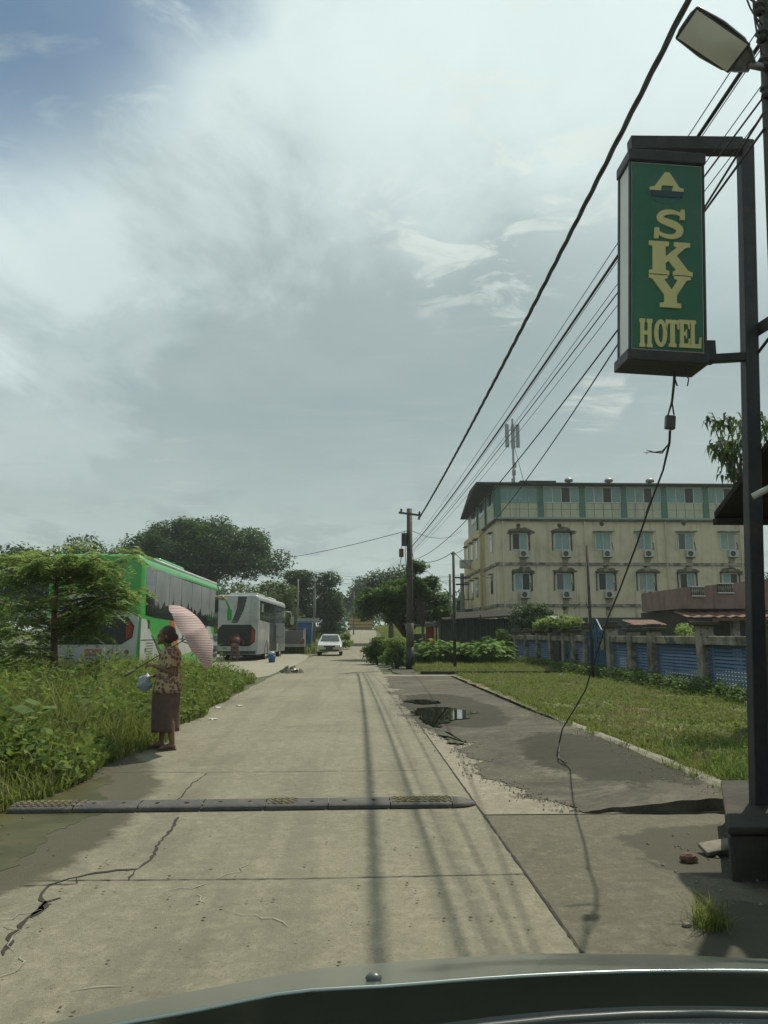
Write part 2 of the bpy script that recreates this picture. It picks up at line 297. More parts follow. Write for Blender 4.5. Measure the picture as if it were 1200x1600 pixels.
# ------------------------------------------------------------------ mesh helpers
class MB:
    def __init__(s): s.v = []; s.f = []
    def add(s, vs, fs):
        o = len(s.v); s.v += [tuple(p) for p in vs]; s.f += [tuple(i+o for i in f) for f in fs]; return s
    def box(s, cx, cy, cz, sx, sy, sz, rz=0.0, rx=0.0, ry=0.0):
        mt = Matrix.Translation((cx, cy, cz)) @ Matrix.Rotation(rz, 4, 'Z') @ Matrix.Rotation(ry, 4, 'Y') @ Matrix.Rotation(rx, 4, 'X')
        vs = [mt @ Vector((x*sx/2, y*sy/2, z*sz/2)) for z in (-1, 1) for y in (-1, 1) for x in (-1, 1)]
        return s.add(vs, [(0, 2, 3, 1), (4, 5, 7, 6), (0, 1, 5, 4), (2, 6, 7, 3), (0, 4, 6, 2), (1, 3, 7, 5)])
    def span(s, x0, x1, y0, y1, z0, z1): return s.box((x0+x1)/2, (y0+y1)/2, (z0+z1)/2, abs(x1-x0), abs(y1-y0), abs(z1-z0))
    def tube(s, pts, r, n=8, caps=True, flat=None):
        pts = [Vector(p) for p in pts]; rs = r if isinstance(r, (list, tuple)) else [r]*len(pts)
        vs = []; fs = []; u = None
        for i, p in enumerate(pts):
            d = (pts[min(i+1, len(pts)-1)]-pts[max(i-1, 0)]).normalized()
            if u is None:
                u = d.cross(Vector((0, 0, 1)) if abs(d.z) < .9 else Vector((1, 0, 0))).normalized()
            u = (u-d*u.dot(d)).normalized(); w = d.cross(u)
            for k in range(n):
                a = 2*math.pi*k/n; vs.append(p+(u*math.cos(a)+w*math.sin(a)*(flat or 1))*rs[i])
        for i in range(len(pts)-1):
            for k in range(n):
                a, b = i*n+k, i*n+(k+1) % n; fs.append((a, b, b+n, a+n))
        if caps: fs += [tuple(range(n))[::-1], tuple((len(pts)-1)*n+k for k in range(n))]
        return s.add(vs, fs)
    def cyl(s, a, b, r0, r1=None, n=12): return s.tube([a, b], [r0, r0 if r1 is None else r1], n)
    def lathe(s, prof, c=(0, 0, 0), n=20, mt=None):
        vs = []; fs = []
        for r, z in prof:
            for k in range(n):
                a = 2*math.pi*k/n; p = Vector((r*math.cos(a), r*math.sin(a), z)); vs.append((mt @ p if mt else p)+Vector(c))
        for i in range(len(prof)-1):
            for k in range(n):
                a, b = i*n+k, i*n+(k+1) % n; fs.append((a, b, b+n, a+n))
        return s.add(vs, fs)
    def prism(s, poly, axis, a, b):
        n = len(poly)
        def m(p, t): return {'x': (t, p[0], p[1]), 'y': (p[0], t, p[1]), 'z': (p[0], p[1], t)}[axis]
        vs = [m(p, a) for p in poly]+[m(p, b) for p in poly]
        fs = [tuple(range(n)), tuple(range(2*n-1, n-1, -1))]+[(i, i+n, (i+1) % n+n, (i+1) % n) for i in range(n)]
        return s.add(vs, fs)
    def grid(s, fn, nu, nv):
        vs = [fn(i/nu, j/nv) for i in range(nu+1) for j in range(nv+1)]
        fs = [(i*(nv+1)+j, (i+1)*(nv+1)+j, (i+1)*(nv+1)+j+1, i*(nv+1)+j+1) for i in range(nu) for j in range(nv)]
        return s.add(vs, fs)
    def ball(s, c, r, n=10, sc=(1, 1, 1), q=None):
        prof = [(math.sin(math.pi*i/n), -math.cos(math.pi*i/n)) for i in range(1, n)]
        vs = []; fs = []; k2 = n+4
        for rr, z in prof:
            for k in range(k2):
                a = 2*math.pi*k/k2; vs.append((rr*math.cos(a), rr*math.sin(a), z))
        m = len(prof)
        for i in range(m-1):
            for k in range(k2):
                a, b = i*k2+k, i*k2+(k+1) % k2; fs.append((a, b, b+k2, a+k2))
        vs += [(0, 0, -1), (0, 0, 1)]
        for k in range(k2):
            fs.append((m*k2, (k+1) % k2, k)); fs.append((m*k2+1, (m-1)*k2+k, (m-1)*k2+(k+1) % k2))
        out = []
        for p in vs:
            w = Vector((p[0]*sc[0]*r, p[1]*sc[1]*r, p[2]*sc[2]*r))
            if q: w = q @ w
            out.append(w+Vector(c))
        return s.add(out, fs)
    def capsule(s, a, b, r0, r1, n=10):
        s.tube([a, b], [r0, r1], n+4); s.ball(a, r0, n); return s.ball(b, r1, n)
    def build(s, name, m, parent=None, smooth=False, bevel=0.0, fix=True, seg=2):
        me = bpy.data.meshes.new(name); me.from_pydata(s.v, [], s.f); me.update()
        if fix:
            bm = bmesh.new(); bm.from_mesh(me); bmesh.ops.recalc_face_normals(bm, faces=bm.faces); bm.to_mesh(me); bm.free()
        me.materials.append(M[m] if isinstance(m, str) else m)
        if smooth: me.polygons.foreach_set('use_smooth', [True]*len(me.polygons))
        o = bpy.data.objects.new(name, me); C.objects.link(o)
        if parent: o.parent = parent
        if bevel:
            b = o.modifiers.new('bevel', 'BEVEL'); b.width = bevel; b.segments = seg; b.limit_method = 'ANGLE'; b.angle_limit = R(35)
        return o
def npmesh(name, V, nper, m, parent=None, smooth=False):
    """V: (n, nper, 3) separate polygons"""
    V = np.asarray(V, dtype=np.float32); n = V.shape[0]
    me = bpy.data.meshes.new(name); me.vertices.add(n*nper); me.vertices.foreach_set('co', V.reshape(-1))
    me.loops.add(n*nper); me.loops.foreach_set('vertex_index', np.arange(n*nper, dtype=np.int32))
    me.polygons.add(n); me.polygons.foreach_set('loop_start', np.arange(0, n*nper, nper, dtype=np.int32))
    me.update(calc_edges=True); me.materials.append(M[m] if isinstance(m, str) else m)
    o = bpy.data.objects.new(name, me); C.objects.link(o)
    if parent: o.parent = parent
    return o
def tag(o, label=None, cat=None, group=None, kind=None):
    if label: o['label'] = label
    if cat: o['category'] = cat
    if group: o['group'] = group
    if kind: o['kind'] = kind
    return o
def empty(name, loc, rz=0.0, label=None, cat=None, group=None):
    o = bpy.data.objects.new(name, None); C.objects.link(o); o.location = loc; o.rotation_euler = (0, 0, rz); o.empty_display_size = .2
    return tag(o, label, cat, group)
def struct(mb, name, m, parent=None, **k): return tag(mb.build(name, m, parent, **k), kind='structure')
def copy_tree(o, parent=None):
    c = o.copy(); C.objects.link(c)
    if parent: c.parent = parent
    for ch in list(o.children): copy_tree(ch, c)
    return c
def fbm(x, y, z=0.0): return mnoise.fractal(Vector((x, y, z)), 1.0, 2.0, 4)
def sm(a, b, x):
    t = min(1, max(0, (x-a)/(b-a))); return t*t*(3-2*t)
def zg(y): return 2.25*sm(62, 135, y)
def cxr(y): return 1.9*sm(55, 125, y)+sm(125, 200, y)*3        # sideways drift of the far road

# ------------------------------------------------------------------ ground, road, pavements
ys = [-60, -20, 0]+list(range(5, 60, 5))+list(range(60, 140, 4))+[140, 160, 200, 300, 500, 900, 1600]
xs = [-900, -300, -100, -50, -25, -12, -6, -3, 0, 3, 6, 12, 25, 50, 100, 300, 900]
g = MB(); g.add([(x, y, zg(y)) for y in ys for x in xs], [(j*len(xs)+i, j*len(xs)+i+1, (j+1)*len(xs)+i+1, (j+1)*len(xs)+i) for j in range(len(ys)-1) for i in range(len(xs)-1)])
struct(g, 'ground', 'ground')
RL, RR = -2.85, 1.03
ysr = list(np.arange(-12, 60, 1.0))+list(np.arange(60, 180, 3.0))
rd = MB(); vs = []; fs = []
for y in ysr:
    w = fbm(y*.7, 0)*.06; z = zg(y)+.03
    l = RL+(.25 if y > 60 else 0)+w+cxr(y); r_ = RR+.006*math.sin(y*3)+cxr(y)+(.3*sm(45, 60, y))
    vs += [(l, y, z-.08), (l, y, z), (r_, y, z), (r_, y, z-.08)]
for i in range(len(ysr)-1):
    for k in range(3): fs.append((i*4+k, i*4+k+1, i*4+k+5, i*4+k+4))
rd.add(vs, fs); road = struct(rd, 'road', 'road')
ZR = .034
def strip(mb, pts, w, z=ZR, jit=.3):
    """a crack: a narrow ragged ribbon lying on the road"""
    pts = [Vector((p[0], p[1], z)) for p in pts]; fine = []
    for a, b in zip(pts[:-1], pts[1:]):
        n = max(1, int((b-a).length/.05))
        for i in range(n): fine.append(a.lerp(b, i/n))
    fine.append(pts[-1]); vs = []; L = len(fine)
    for i, p in enumerate(fine):
        d = (fine[min(i+1, L-1)]-fine[max(i-1, 0)]); nn = Vector((-d.y, d.x, 0)).normalized()
        ww = w*(.5+random.random()*.9)*(.35 if i in (0, L-1) else 1); off = nn*((random.random()-.5)*jit*.05)
        vs += [p+off-nn*ww/2, p+off+nn*ww/2]
    mb.add(vs, [(2*i, 2*i+2, 2*i+3, 2*i+1) for i in range(L-1)])
cr = MB()
for pts, w in [([(325, 1213), (300, 1230), (275, 1260)], .012), ([(278, 1283), (262, 1310), (243, 1330), (238, 1350), (215, 1366)], .02),
               ([(215, 1366), (150, 1372), (110, 1382), (80, 1392), (60, 1410), (72, 1420), (40, 1450), (20, 1470), (2, 1505)], .026),
               ([(93, 1412), (72, 1420), (48, 1444)], .035), ([(215, 1366), (198, 1384)], .012), ([(120, 1380), (122, 1390), (30, 1393)], .01)]:
    strip(cr, [G(*p)[:2] for p in pts], w, jit=.5)
struct(cr, 'crack', 'crack', road)
wm = MB()
for pts in [[(385, 1356), (372, 1370), (350, 1380), (330, 1384)], [(318, 1389), (300, 1398), (262, 1401)], [(300, 1409), (325, 1420)],
            [(365, 1438), (410, 1446), (420, 1448), (450, 1460)], [(15, 1455), (25, 1466), (10, 1490), (15, 1500)], [(32, 1502), (38, 1515), (20, 1530), (0, 1540)],
            [(110, 1562), (150, 1558), (190, 1555)], [(60, 1430), (30, 1440), (0, 1450)]]:
    strip(wm, [G(*p)[:2] for p in pts], .0065, ZR+.002, jit=1.3)
struct(wm, 'filled_crack', 'mortar', road)
jt = MB()
for y, x0, x1 in [(G(500, 1380).y, -1.9, RR), (G(500, 1210).y, RL+.3, RR)]+[(v, RL+.3, RR) for v in (11.8, 15.3, 18.6, 22, 25.5, 29, 33, 37, 42)]:
    strip(jt, [(x0, y), ((x0+x1)/2, y-.02), (x1, y+.02)], .010, jit=.1)
strip(jt, [(RR+.002, -2), (RR+.002, 7), (RR+.005, 14)], .014, ZR+.002, .1)
struct(jt, 'slab_joint', 'crack', road)

# right-hand side: low slab near the car, old asphalt apron beyond a step
YS = 6.45
struct(MB().grid(lambda u, v: (RR+.004+u*4.9, -10+v*(YS+10), .022), 2, 2), 'pavement', 'lowslab')
def ragged(name, m, poly, z, thick=.0, n=8, amp=.12, zf=None):
    pts = []
    for _ in range(2):
        q = []
        for i in range(len(poly)):
            a, b = poly[i], poly[(i+1) % len(poly)]; q += [(a[0]*.75+b[0]*.25, a[1]*.75+b[1]*.25), (a[0]*.25+b[0]*.75, a[1]*.25+b[1]*.75)]
        poly = q
    n = max(2, n//2)
    for i in range(len(poly)):
        a, b = poly[i], poly[(i+1) % len(poly)]
        for k in range(n):
            t = k/n; x = a[0]+(b[0]-a[0])*t; y = a[1]+(b[1]-a[1])*t
            pts.append((x+fbm(x*1.9, y*1.9, 3)*amp+fbm(x*9, y*9, 3)*amp*.35, y+fbm(x*1.9, y*1.9, 9)*amp+fbm(x*9, y*9, 8)*amp*.35))
    mb = MB(); nn = len(pts); zf = zf or (lambda x, y: z)
    mb.add([(p[0], p[1], zf(*p)) for p in pts], [tuple(range(nn))])
    if thick: mb.add([(p[0], p[1], zf(*p)) for p in pts]+[(p[0], p[1], zf(*p)-thick) for p in pts], [(i, (i+1) % nn, (i+1) % nn+nn, i+nn) for i in range(nn)])
    return struct(mb, name, m, fix=True)
zap = lambda x, y: .035+.095*sm(1.6, 3.0, x)*sm(16, 8, y)
def apron_fn(u, v):
    y = YS+v*(27.4-YS); x0 = RR+.006; x1 = 3.33+.25*sm(6, 20, y)
    edge = 1.38+.35*fbm(y*.9, 5)+.55*sm(8.2, 6.0, y)-.35*sm(8.5, 14, y)+.07*fbm(y*5, 2)+.05*fbm(y*14, 6)
    x = edge+(x1-edge)*u if u >= 0 else x0
    return (x, y+(.10*fbm(x*3, 1) if v == 0 else 0), zap(x, y)*(1 if u > 0 else .9)+.006*fbm(x*4, y*4))
ap = MB().grid(apron_fn, 24, 420)
nv = 421; base_i = len(ap.v)
lip = [ap.v[j] for j in range(nv)]; fr = [ap.v[i*nv] for i in range(25)]
for row in (lip, fr):
    o = len(ap.v); ap.v += row+[(p[0], p[1], .0) for p in row]; k = len(row)
    ap.f += [(o+i, o+i+1, o+i+1+k, o+i+k) for i in range(k-1)]
struct(ap, 'old_path', 'apron')
struct(MB().grid(lambda u, v: (RR+.004+u*2.3, YS-.02+v*22, .028), 2, 2), 'path_bed', 'rawbed')
# kerb between path and verge
def kerb_fn(u, v):
    y = YS-.05+u*20.6; x = 3.20+.25*sm(6, 20, y); k = [(-.03, -.06), (-.01, .0), (.03, .022), (.10, .024), (.15, .008), (.17, -.05)][int(round(v*5))]
    return (x+k[0]+.03*fbm(y*2.2, v*2, 4)+.02*fbm(y*9, v*3), y, zap(3, y)+k[1]+.012*fbm(y*3, v*3, 8))
kb = MB().grid(kerb_fn, 260, 5)
struct(kb, 'kerb', 'drive')
struct(MB().grid(lambda u, v: (RR+.3+u*7.2, 27.2+v*.9+u*.2-.0*v, .026), 3, 3), 'driveway', 'drive')
kc = MB(); kc.box(5.2, 28.45, .07, 5.6, .16, .16, rz=.012); struct(kc, 'driveway_kerb', 'conc_dark', bevel=.02)
ragged('worn_pavement', 'apron', [(RR+.35, 28.2), (2.6, 28.3), (3.2, 29.5), (2.2, 34), (RR+.5, 37)], .038, n=6)
ragged('gravel_lot', 'lot', [(RL+.1, 20), (RL+.05, 62), (-12, 75), (-30, 70), (-30, 24), (-8, 22.5)], .012, n=5, amp=.3)
# puddles and wet patches
def puddle(name, pts, m, z, amp=.10, n=6, label=None):
    return ragged(name, m, [G(*p)[:2] for p in pts], z, n=n, amp=amp)
puddle('puddle', [(0, 1375), (50, 1335), (105, 1295), (175, 1268), (160, 1238), (180, 1210), (120, 1235), (0, 1280), (-200, 1300), (-200, 1420)], 'wet', ZR-.0015, .12, 12)
def puddle2(name, pts, m, z):
    return ragged(name, m, [G(p[0], p[1], .05)[:2] for p in pts], z, n=10, amp=.22, zf=lambda x, y: .0435+(z-.066)+.004)
puddle2('puddle', [(645, 1108), (690, 1103), (745, 1112), (735, 1120), (700, 1125), (690, 1137), (660, 1132)], 'water', .071)
puddle2('puddle', [(634, 1095), (665, 1092), (690, 1098), (665, 1101)], 'water', .071)
puddle2('puddle', [(683, 1142), (705, 1145), (715, 1160), (700, 1166)], 'wet', .071)

# ------------------------------------------------------------------ rubber speed bump
yb = 6.72
sb = empty('speed_bump', (G(15, 1275).x, yb, ZR), rz=R(1.2), label='worn black rubber speed bump with faded yellow patches across the concrete road', cat='speed bump')
def hump(x0, x1, end=False):
    def fn(u, v):
        x = x0+(x1-x0)*u; a = math.pi*v; k = 1.0
        if end: k = math.sqrt(max(0, 1-u*u))
        return (x, -.15*math.cos(a)*max(k, .05), .003+.048*math.sin(a)**.6*max(k, .05)*(1+.03*fbm(x*3, v)))
    return MB().grid(fn, 10, 10)
n_seg = 7; SL = .515
for i in range(n_seg):
    x0 = i*SL
    s = hump(x0+.004, x0+SL-.004).build('rubber_segment', 'rubber', sb, smooth=True)
    for q in (.14, .38): MB().lathe([(.020, 0), (.020, .006), (.006, .009)], (x0+q, -.055+.02*(i % 2), .046), 8).build('bolt', 'crack', s)
    if i in (0, 1, 4, 6):
        y = MB()
        lo, hi = ((.02, .5) if i != 4 else (.02, .25)) if i != 1 else (.02, .08)
        for r0 in range(5):
            yy = -.09+r0*.042; zz_ = .003+.048*math.sin(math.acos(max(-1, min(1, -yy/.15))))**.6+.003
            k = lo+.02*(r0 % 2)
            while k < hi-.04:
                y.tube([(x0+k, yy-.012, zz_), (x0+k+.025, yy+.008, zz_), (x0+k+.05, yy-.012, zz_)], .005, 4); k += .055
        y.build('reflective_patch', 'yellow_worn', s)
hump(n_seg*SL+.004, n_seg*SL+.22, True).build('end_cap', 'rubber', sb, smooth=True)

# ------------------------------------------------------------------ vegetation builders
def unit(n):
    v = rng.normal(size=(n, 3)); return v/np.linalg.norm(v, axis=1, keepdims=True)
def leaves(centers, size, aspect=.5, flat=.5, droop=0.0):
    """one folded diamond leaf per centre"""
    n = len(centers); d = unit(n); d[:, 2] = d[:, 2]*(1-flat)-droop; d /= np.linalg.norm(d, axis=1, keepdims=True)
    up = unit(n)*.7+np.array([0, 0, 1.0])*flat*2; s = np.cross(d, up); s /= np.linalg.norm(s, axis=1, keepdims=True)
    L = (size*(.6+.8*rng.random(n)))[:, None]; wd = L*aspect
    a = centers-d*L*.5; c = centers+d*L*.5; b = centers+s*wd*.5; e = centers-s*wd*.5
    return np.stack([a, b, c, e], 1)
def cloud(blobs, n, size, aspect=.55, flat=.5, droop=0.0, shell=.55):
    vol = np.array([b[3]*b[4]*b[5] for b in blobs])**.67; cnt = rng.multinomial(n, vol/vol.sum()); out = []
    for b, k in zip(blobs, cnt):
        if k == 0: continue
        d = unit(k); r = shell+(1-shell)*rng.random(k)**.6; r *= .80+.28*np.sin(d[:, 0]*5+b[0])*np.cos(d[:, 1]*6+b[1])+.22*rng.random(k)
        out.append(np.array(b[:3])+d*r[:, None]*np.array(b[3:6]))
    return leaves(np.concatenate(out), size, aspect, flat, droop)
def crown_blobs(w, d, h, z0, n, rs, dome=.5, seed=0):
    r = random.Random(seed); out = []
    for i in range(n):
        a = r.random()*2*math.pi; q = math.sqrt(r.random()); x = q*math.cos(a)*w/2; y = q*math.sin(a)*d/2
        top = (1-q*q)**dome if dome else 1
        z = z0+h*(r.random()**.7)*top; s = rs*(.65+.7*r.random())
        out.append((x, y, z, s, s, s*.62))
    return out
def tree(name, x, y, w, d, z0, h, trunk_r, leafm, n, size, nb, rs, label, group=None, dome=.5, seed=0, fork=6, barkm='bark', droop=0., flat=.5, zb=None, lean=0.0):
    zb = zg(y) if zb is None else zb
    e = empty(name, (x, y, zb), label=label, cat='tree', group=group)
    blobs = crown_blobs(w-rs, d-rs, h-rs*.5, z0, nb, rs, dome, seed)
    npmesh('crown', cloud(blobs, n, size, flat=flat, droop=droop), 4, leafm, e)
    r = random.Random(seed+5); t = MB(); zf = z0*.55
    t.tube([(0, 0, -.1), (lean*.3, 0, zf*.5), (lean*.6, 0, zf)], [trunk_r*1.25, trunk_r, trunk_r*.85], 10)
    for b in r.sample(blobs, min(len(blobs), fork*2)):
        mid = Vector((lean*.6+(b[0]-lean*.6)*.45+r.uniform(-.3, .3), b[1]*.45, zf+(b[2]-zf)*.62))
        t.tube([(lean*.6, 0, zf*.93), mid, (b[0], b[1], b[2])], [trunk_r*.55, trunk_r*.32, trunk_r*.08], 6)
    t.build('trunk', barkm, e, smooth=True)
    return e

# trees far and near ---------------------------------------------------
def tpx(name, pxl, pxr, ytop, ybot, D, leafm, n, size, nb, rs, label, trunk=.25, group=None, dome=.5, seed=0, dscale=.8, **k):
    a = P(pxl, ytop, D); b = P(pxr, ybot, D); zb = zg(D)
    return tree(name, (a.x+b.x)/2, D, b.x-a.x, (b.x-a.x)*dscale, b.z-zb, a.z-b.z, trunk, leafm, n, size, nb, rs, label, group, dome, seed, **k)
tpx('rain_tree', 176, 446, 800, 898, 88, 'leaf_dark', 60000, .34, 165, 1.6, 'huge dark spreading tree with a broad flat crown towering behind the green bus', trunk=.7, dome=.42, seed=3, fork=12, dscale=.7)
GT = 'dark trees on the left skyline'
tpx('tree', -80, 75, 838, 930, 70, 'leaf_dark', 14000, .36, 55, 1.5, 'dark tree at the far left edge behind the feathery roadside tree', group=GT, seed=11, trunk=.3)
tpx('tree', 70, 205, 820, 930, 80, 'leaf_dark', 14000, .36, 50, 1.6, 'dark tree with a ragged top just left of the huge spreading crown', group=GT, seed=12, trunk=.3)
tpx('tree', 335, 475, 893, 985, 74, 'leaf_olive', 16000, .26, 55, 1.1, 'yellow-green bushy tree behind the white bus roof', seed=13, trunk=.25, dome=.35)
tpx('tree', 436, 500, 876, 990, 92, 'leaf_dark', 12000, .32, 40, 1.2, 'dark upright tree left of the grey concrete lamp pole', seed=14, trunk=.25, dome=.3)
tpx('tree', 486, 540, 886, 990, 88, 'leaf_dark', 10000, .30, 36, 1.0, 'dark slender tree overhanging the road above the silver car', seed=15, trunk=.22, dome=.3)
tpx('tree', 535, 600, 900, 950, 150, 'leaf_dark', 7000, .5, 30, 1.7, 'hazy dark tree at the far end of the road', seed=16, trunk=.3, dome=.4)
tpx('tree', 562, 660, 883, 950, 84, 'leaf_dark', 14000, .32, 45, 1.4, 'dark tree behind the broad-leaved tree by the utility pole', seed=17, trunk=.3)
tpx('almond_tree', 560, 708, 898, 966, 46, 'leaf_mid', 22000, .21, 60, .62, 'bushy layered broad-leaved tree spreading behind the dark utility pole', seed=18, trunk=.16, dome=.25, flat=.7, dscale=.75)
tpx('almond_tree', 630, 690, 868, 935, 44, 'leaf_mid', 4500, .21, 14, .5, 'small upright leafy tree top rising just right of the dark utility pole', seed=19, trunk=.08, dome=.4, flat=.7)
tpx('tree', 1175, 1290, 880, 950, 90, 'leaf_dark', 5000, .36, 26, 1.3, 'dark tree glimpsed behind the right end of the yellow building', seed=21, trunk=.3)
tpx('tree', 795, 872, 938, 985, 42, 'leaf_dark', 9000, .13, 34, .5, 'low dark tree in front of the yellow building left of the fence', seed=22, trunk=.1, dome=.4)
tpx('tree', 620, 780, 935, 985, 120, 'leaf_dark', 8000, .5, 30, 1.7, 'distant dark tree between the utility pole and the yellow building', seed=23, trunk=.3)

# distant mass of trees, reading as one belt
bl = []
for i in range(90):
    px = random.uniform(-300, 560) if i < 50 else random.uniform(560, 1500); D = random.uniform(150, 210); p = P(px, 992, D)
    bl.append((p.x, D, zg(D)+random.uniform(1, 7.5), 5, 4, 3.2))
tag(npmesh('distant_woods', cloud(bl, 30000, .95, flat=.3), 4, 'leaf_dark'), kind='stuff')

# near feathery tree at the left ----------------------------------------
def feather_tree():
    base = Vector((P(84, 1000, 15.6).x, 15.6, 0))
    e = empty('feathery_tree', base, label='young tree with feathery drooping leaves and reddish trunk before the green bus', cat='tree')
    r = random.Random(4); t = MB(); t.tube([(0, 0, -.1), (.04, 0, .8), (-.05, .05, 1.9), (0, 0, 2.9)], [.085, .08, .055, .025], 8)
    fr = []
    tips = []
    for i in range(64):
        a = r.uniform(-math.pi, math.pi); L = r.uniform(.6, 1.5) if abs(a) < 1.6 else r.uniform(.6, 2.2); z0 = r.uniform(.9, 2.9)
        L *= 1-.35*max(0, (z0-2.1)/.8)
        if i < 18: a = r.uniform(-.7, .6); L = r.uniform(.8, 1.55); z0 = 1.6+i*.075
        elif -1.5 < a < 1.2: z0 = max(z0, 1.45)
        el = r.uniform(.0, .55)
        p0 = Vector((0, 0, z0)); p1 = Vector((math.cos(a)*L*.6, math.sin(a)*L*.6, z0+L*el*.6)); p2 = Vector((math.cos(a)*L, math.sin(a)*L, z0+L*el*.75))
        t.tube([p0, p1, p2], [.014, .009, .004], 5); tips.append((p0, p1, p2))
    t.build('trunk', 'bark_red', e, smooth=True)
    V = []
    for (p0, p1, p2) in tips:
        for k in range(17):
            s = r.uniform(.3, 1.12); q = p0.lerp(p1, s/.55) if s < .55 else p1.lerp(p2, (s-.55)/.45)
            a = r.uniform(0, 2*math.pi); d = Vector((math.cos(a), math.sin(a), r.uniform(-.1, .35))).normalized(); Lf = r.uniform(.26, .48)
            q = q+Vector((r.gauss(0, .08), r.gauss(0, .08), r.gauss(0, .08)))
            side = d.cross(Vector((0, 0, 1))).normalized()
            for j in range(9):
                u = (j+1)/9; c = q+d*Lf*u+Vector((0, 0, -.55*u*u*Lf))
                w = .15*(1-.5*u)
                for sg in (-1, 1):
                    ld = (side*sg+d*.4+Vector((0, 0, -.35+r.uniform(-.25, .25)))).normalized(); wv = d*.027
                    V.append([c, c+ld*w*.45+wv, c+ld*w, c+ld*w*.45-wv])
    npmesh('crown', np.array([[tuple(v) for v in q] for q in V]), 4, 'leaf_light', e)
feather_tree()
tree('tree', -9.3, 17.2, 4.2, 3.0, 1.0, 2.5, .08, 'leaf_mid', 15000, .10, 40, .45, 'dense green bush-like tree at the left frame edge behind the weeds', seed=31, dome=.4, droop=.2)

# mango branches, upper right ------------------------------------------
def mango():
    e = empty('mango_tree', (6.3, 11.8, .1), label='mango tree with long drooping leaves reaching out above the dark shelter roof', cat='tree')
    r = random.Random(9); t = MB(); t.tube([(0, 0, 0), (-.1, 0, 2), (0, 0, 3.2)], [.16, .13, .10], 8)
    V = []; L0 = Vector((6.3, 11.8, .1))
    ends = [(1112, 655), (1125, 665), (1138, 657), (1150, 668), (1163, 665), (1178, 668), (1196, 675), (1120, 700), (1132, 690), (1128, 715), (1145, 705), (1142, 690), (1150, 720), (1165, 712), (1160, 690), (1178, 700), (1150, 742), (1165, 738), (1175, 725), (1140, 735), (1210, 660), (1220, 690), (1235, 670), (1250, 700), (1125, 708), (1136, 702), (1170, 690), (1185, 655)]
    for px, py in ends:
        p = P(px, py, 11.8+r.uniform(-.6, .6))-L0; h = Vector((r.uniform(-.1, .2), 0, 3.0+r.random()*.3)); m_ = h.lerp(p, .55)+Vector((0, 0, -.12))
        t.tube([h, m_, p], [.03, .016, .006], 5)
        for k in range(24):
            a = r.uniform(0, 2*math.pi); q = p+Vector((r.gauss(0, .06), r.gauss(0, .06), r.gauss(0, .06))); out = Vector((math.cos(a), math.sin(a), .0))
            Lf = r.uniform(.13, .23); c1 = q+out*Lf*.35+Vector((0, 0, -.01)); c2 = q+out*Lf*.62+Vector((0, 0, -Lf*.75)); s = out.cross(Vector((0, 0, 1)))*.026
            V.append([q, c1+s, c2, c1-s])
    t.build('trunk', 'bark', e, smooth=True); npmesh('crown', np.array([[tuple(v) for v in q] for q in V]), 4, 'leaf_dark', e)
mango()

# ------------------------------------------------------------------ grass and weeds (uncountable)
def blades(P0, h, w, lean=.35, nseg=2):
    n = len(P0); a = rng.random(n)*2*np.pi; d = np.stack([np.cos(a), np.sin(a), np.zeros(n)], 1); s = np.stack([-np.sin(a), np.cos(a), np.zeros(n)], 1)*(w/2)[:, None]
    l = lean*(.3+rng.random(n)); up = np.array([0, 0, 1.0])
    m_ = P0+up*(h*.55)[:, None]+d*(h*l*.3)[:, None]; tp = P0+up*(h*(1-.25*l))[:, None]+d*(h*l)[:, None]
    q1 = np.stack([P0-s, P0+s, m_+s*.8, m_-s*.8], 1); t1 = np.stack([m_-s*.8, m_+s*.8, tp+s*.1, tp-s*.1], 1)
    return q1, t1
def blade_mesh(name, P0, h, w, m, lean=.35):
    n = len(P0); q, t = blades(P0, h, w, lean)
    V = np.concatenate([q[:, :4], t[:, 2:4]], 1).astype(np.float32)      # 6 verts per blade, joined so an island is a blade
    me = bpy.data.meshes.new(name); me.vertices.add(n*6); me.vertices.foreach_set('co', V.reshape(-1))
    b = (np.arange(n)*6)[:, None]; L = np.concatenate([b+np.array([0, 1, 2, 3]), b+np.array([3, 2, 4, 5])], 1).reshape(-1).astype(np.int32)
    me.loops.add(n*8); me.loops.foreach_set('vertex_index', L); me.polygons.add(n*2); me.polygons.foreach_set('loop_start', np.arange(0, n*8, 4, dtype=np.int32))
    me.update(calc_edges=True); me.materials.append(M[m]); o = bpy.data.objects.new(name, me); C.objects.link(o); return tag(o, kind='stuff')
def vn(x, y, s, o=0): return np.array([mnoise.noise(Vector((a*s, b*s, o))) for a, b in zip(x, y)])
def left_edge(y):                                             # where the weeds meet the road
    return np.interp(y, [4, 6.4, 6.9, 7.6, 8.1, 8.95, 10.2, 12.5, 14.8, 19, 24.8], [-2.9, -2.77, -2.72, -2.68, -2.6, -2.56, -2.5, -2.62, -2.68, -2.85, -3.1])+.10*np.sin(y*1.9)-.08
def left_pts(n, y0=5.4, y1=24.5, xw=9.5, pw=1.5):
    y = y0+(y1-y0)*rng.random(n)**pw; x = left_edge(y)-rng.random(n)**1.3*xw*np.clip(y/14+.25, .4, 1.2)
    return x, y
def lh(x, y):                                                 # height of the weed bank
    d = np.clip((left_edge(y)-x)/1.6, 0, 1); return .22+.62*d**.8
x, y = left_pts(62000); hh = lh(x, y)*(.55+.75*rng.random(len(x)))*(1+.45*vn(x, y, .8))
blade_mesh('tall_grass', np.stack([x, y, np.zeros_like(x)], 1), hh, .008+.016*rng.random(len(x))**2, 'grass', .75)
x, y = left_pts(52000); k = vn(x, y, .55, 4) > -.12; x, y = x[k], y[k]; top = lh(x, y)*(1+.4*vn(x, y, .7, 2))
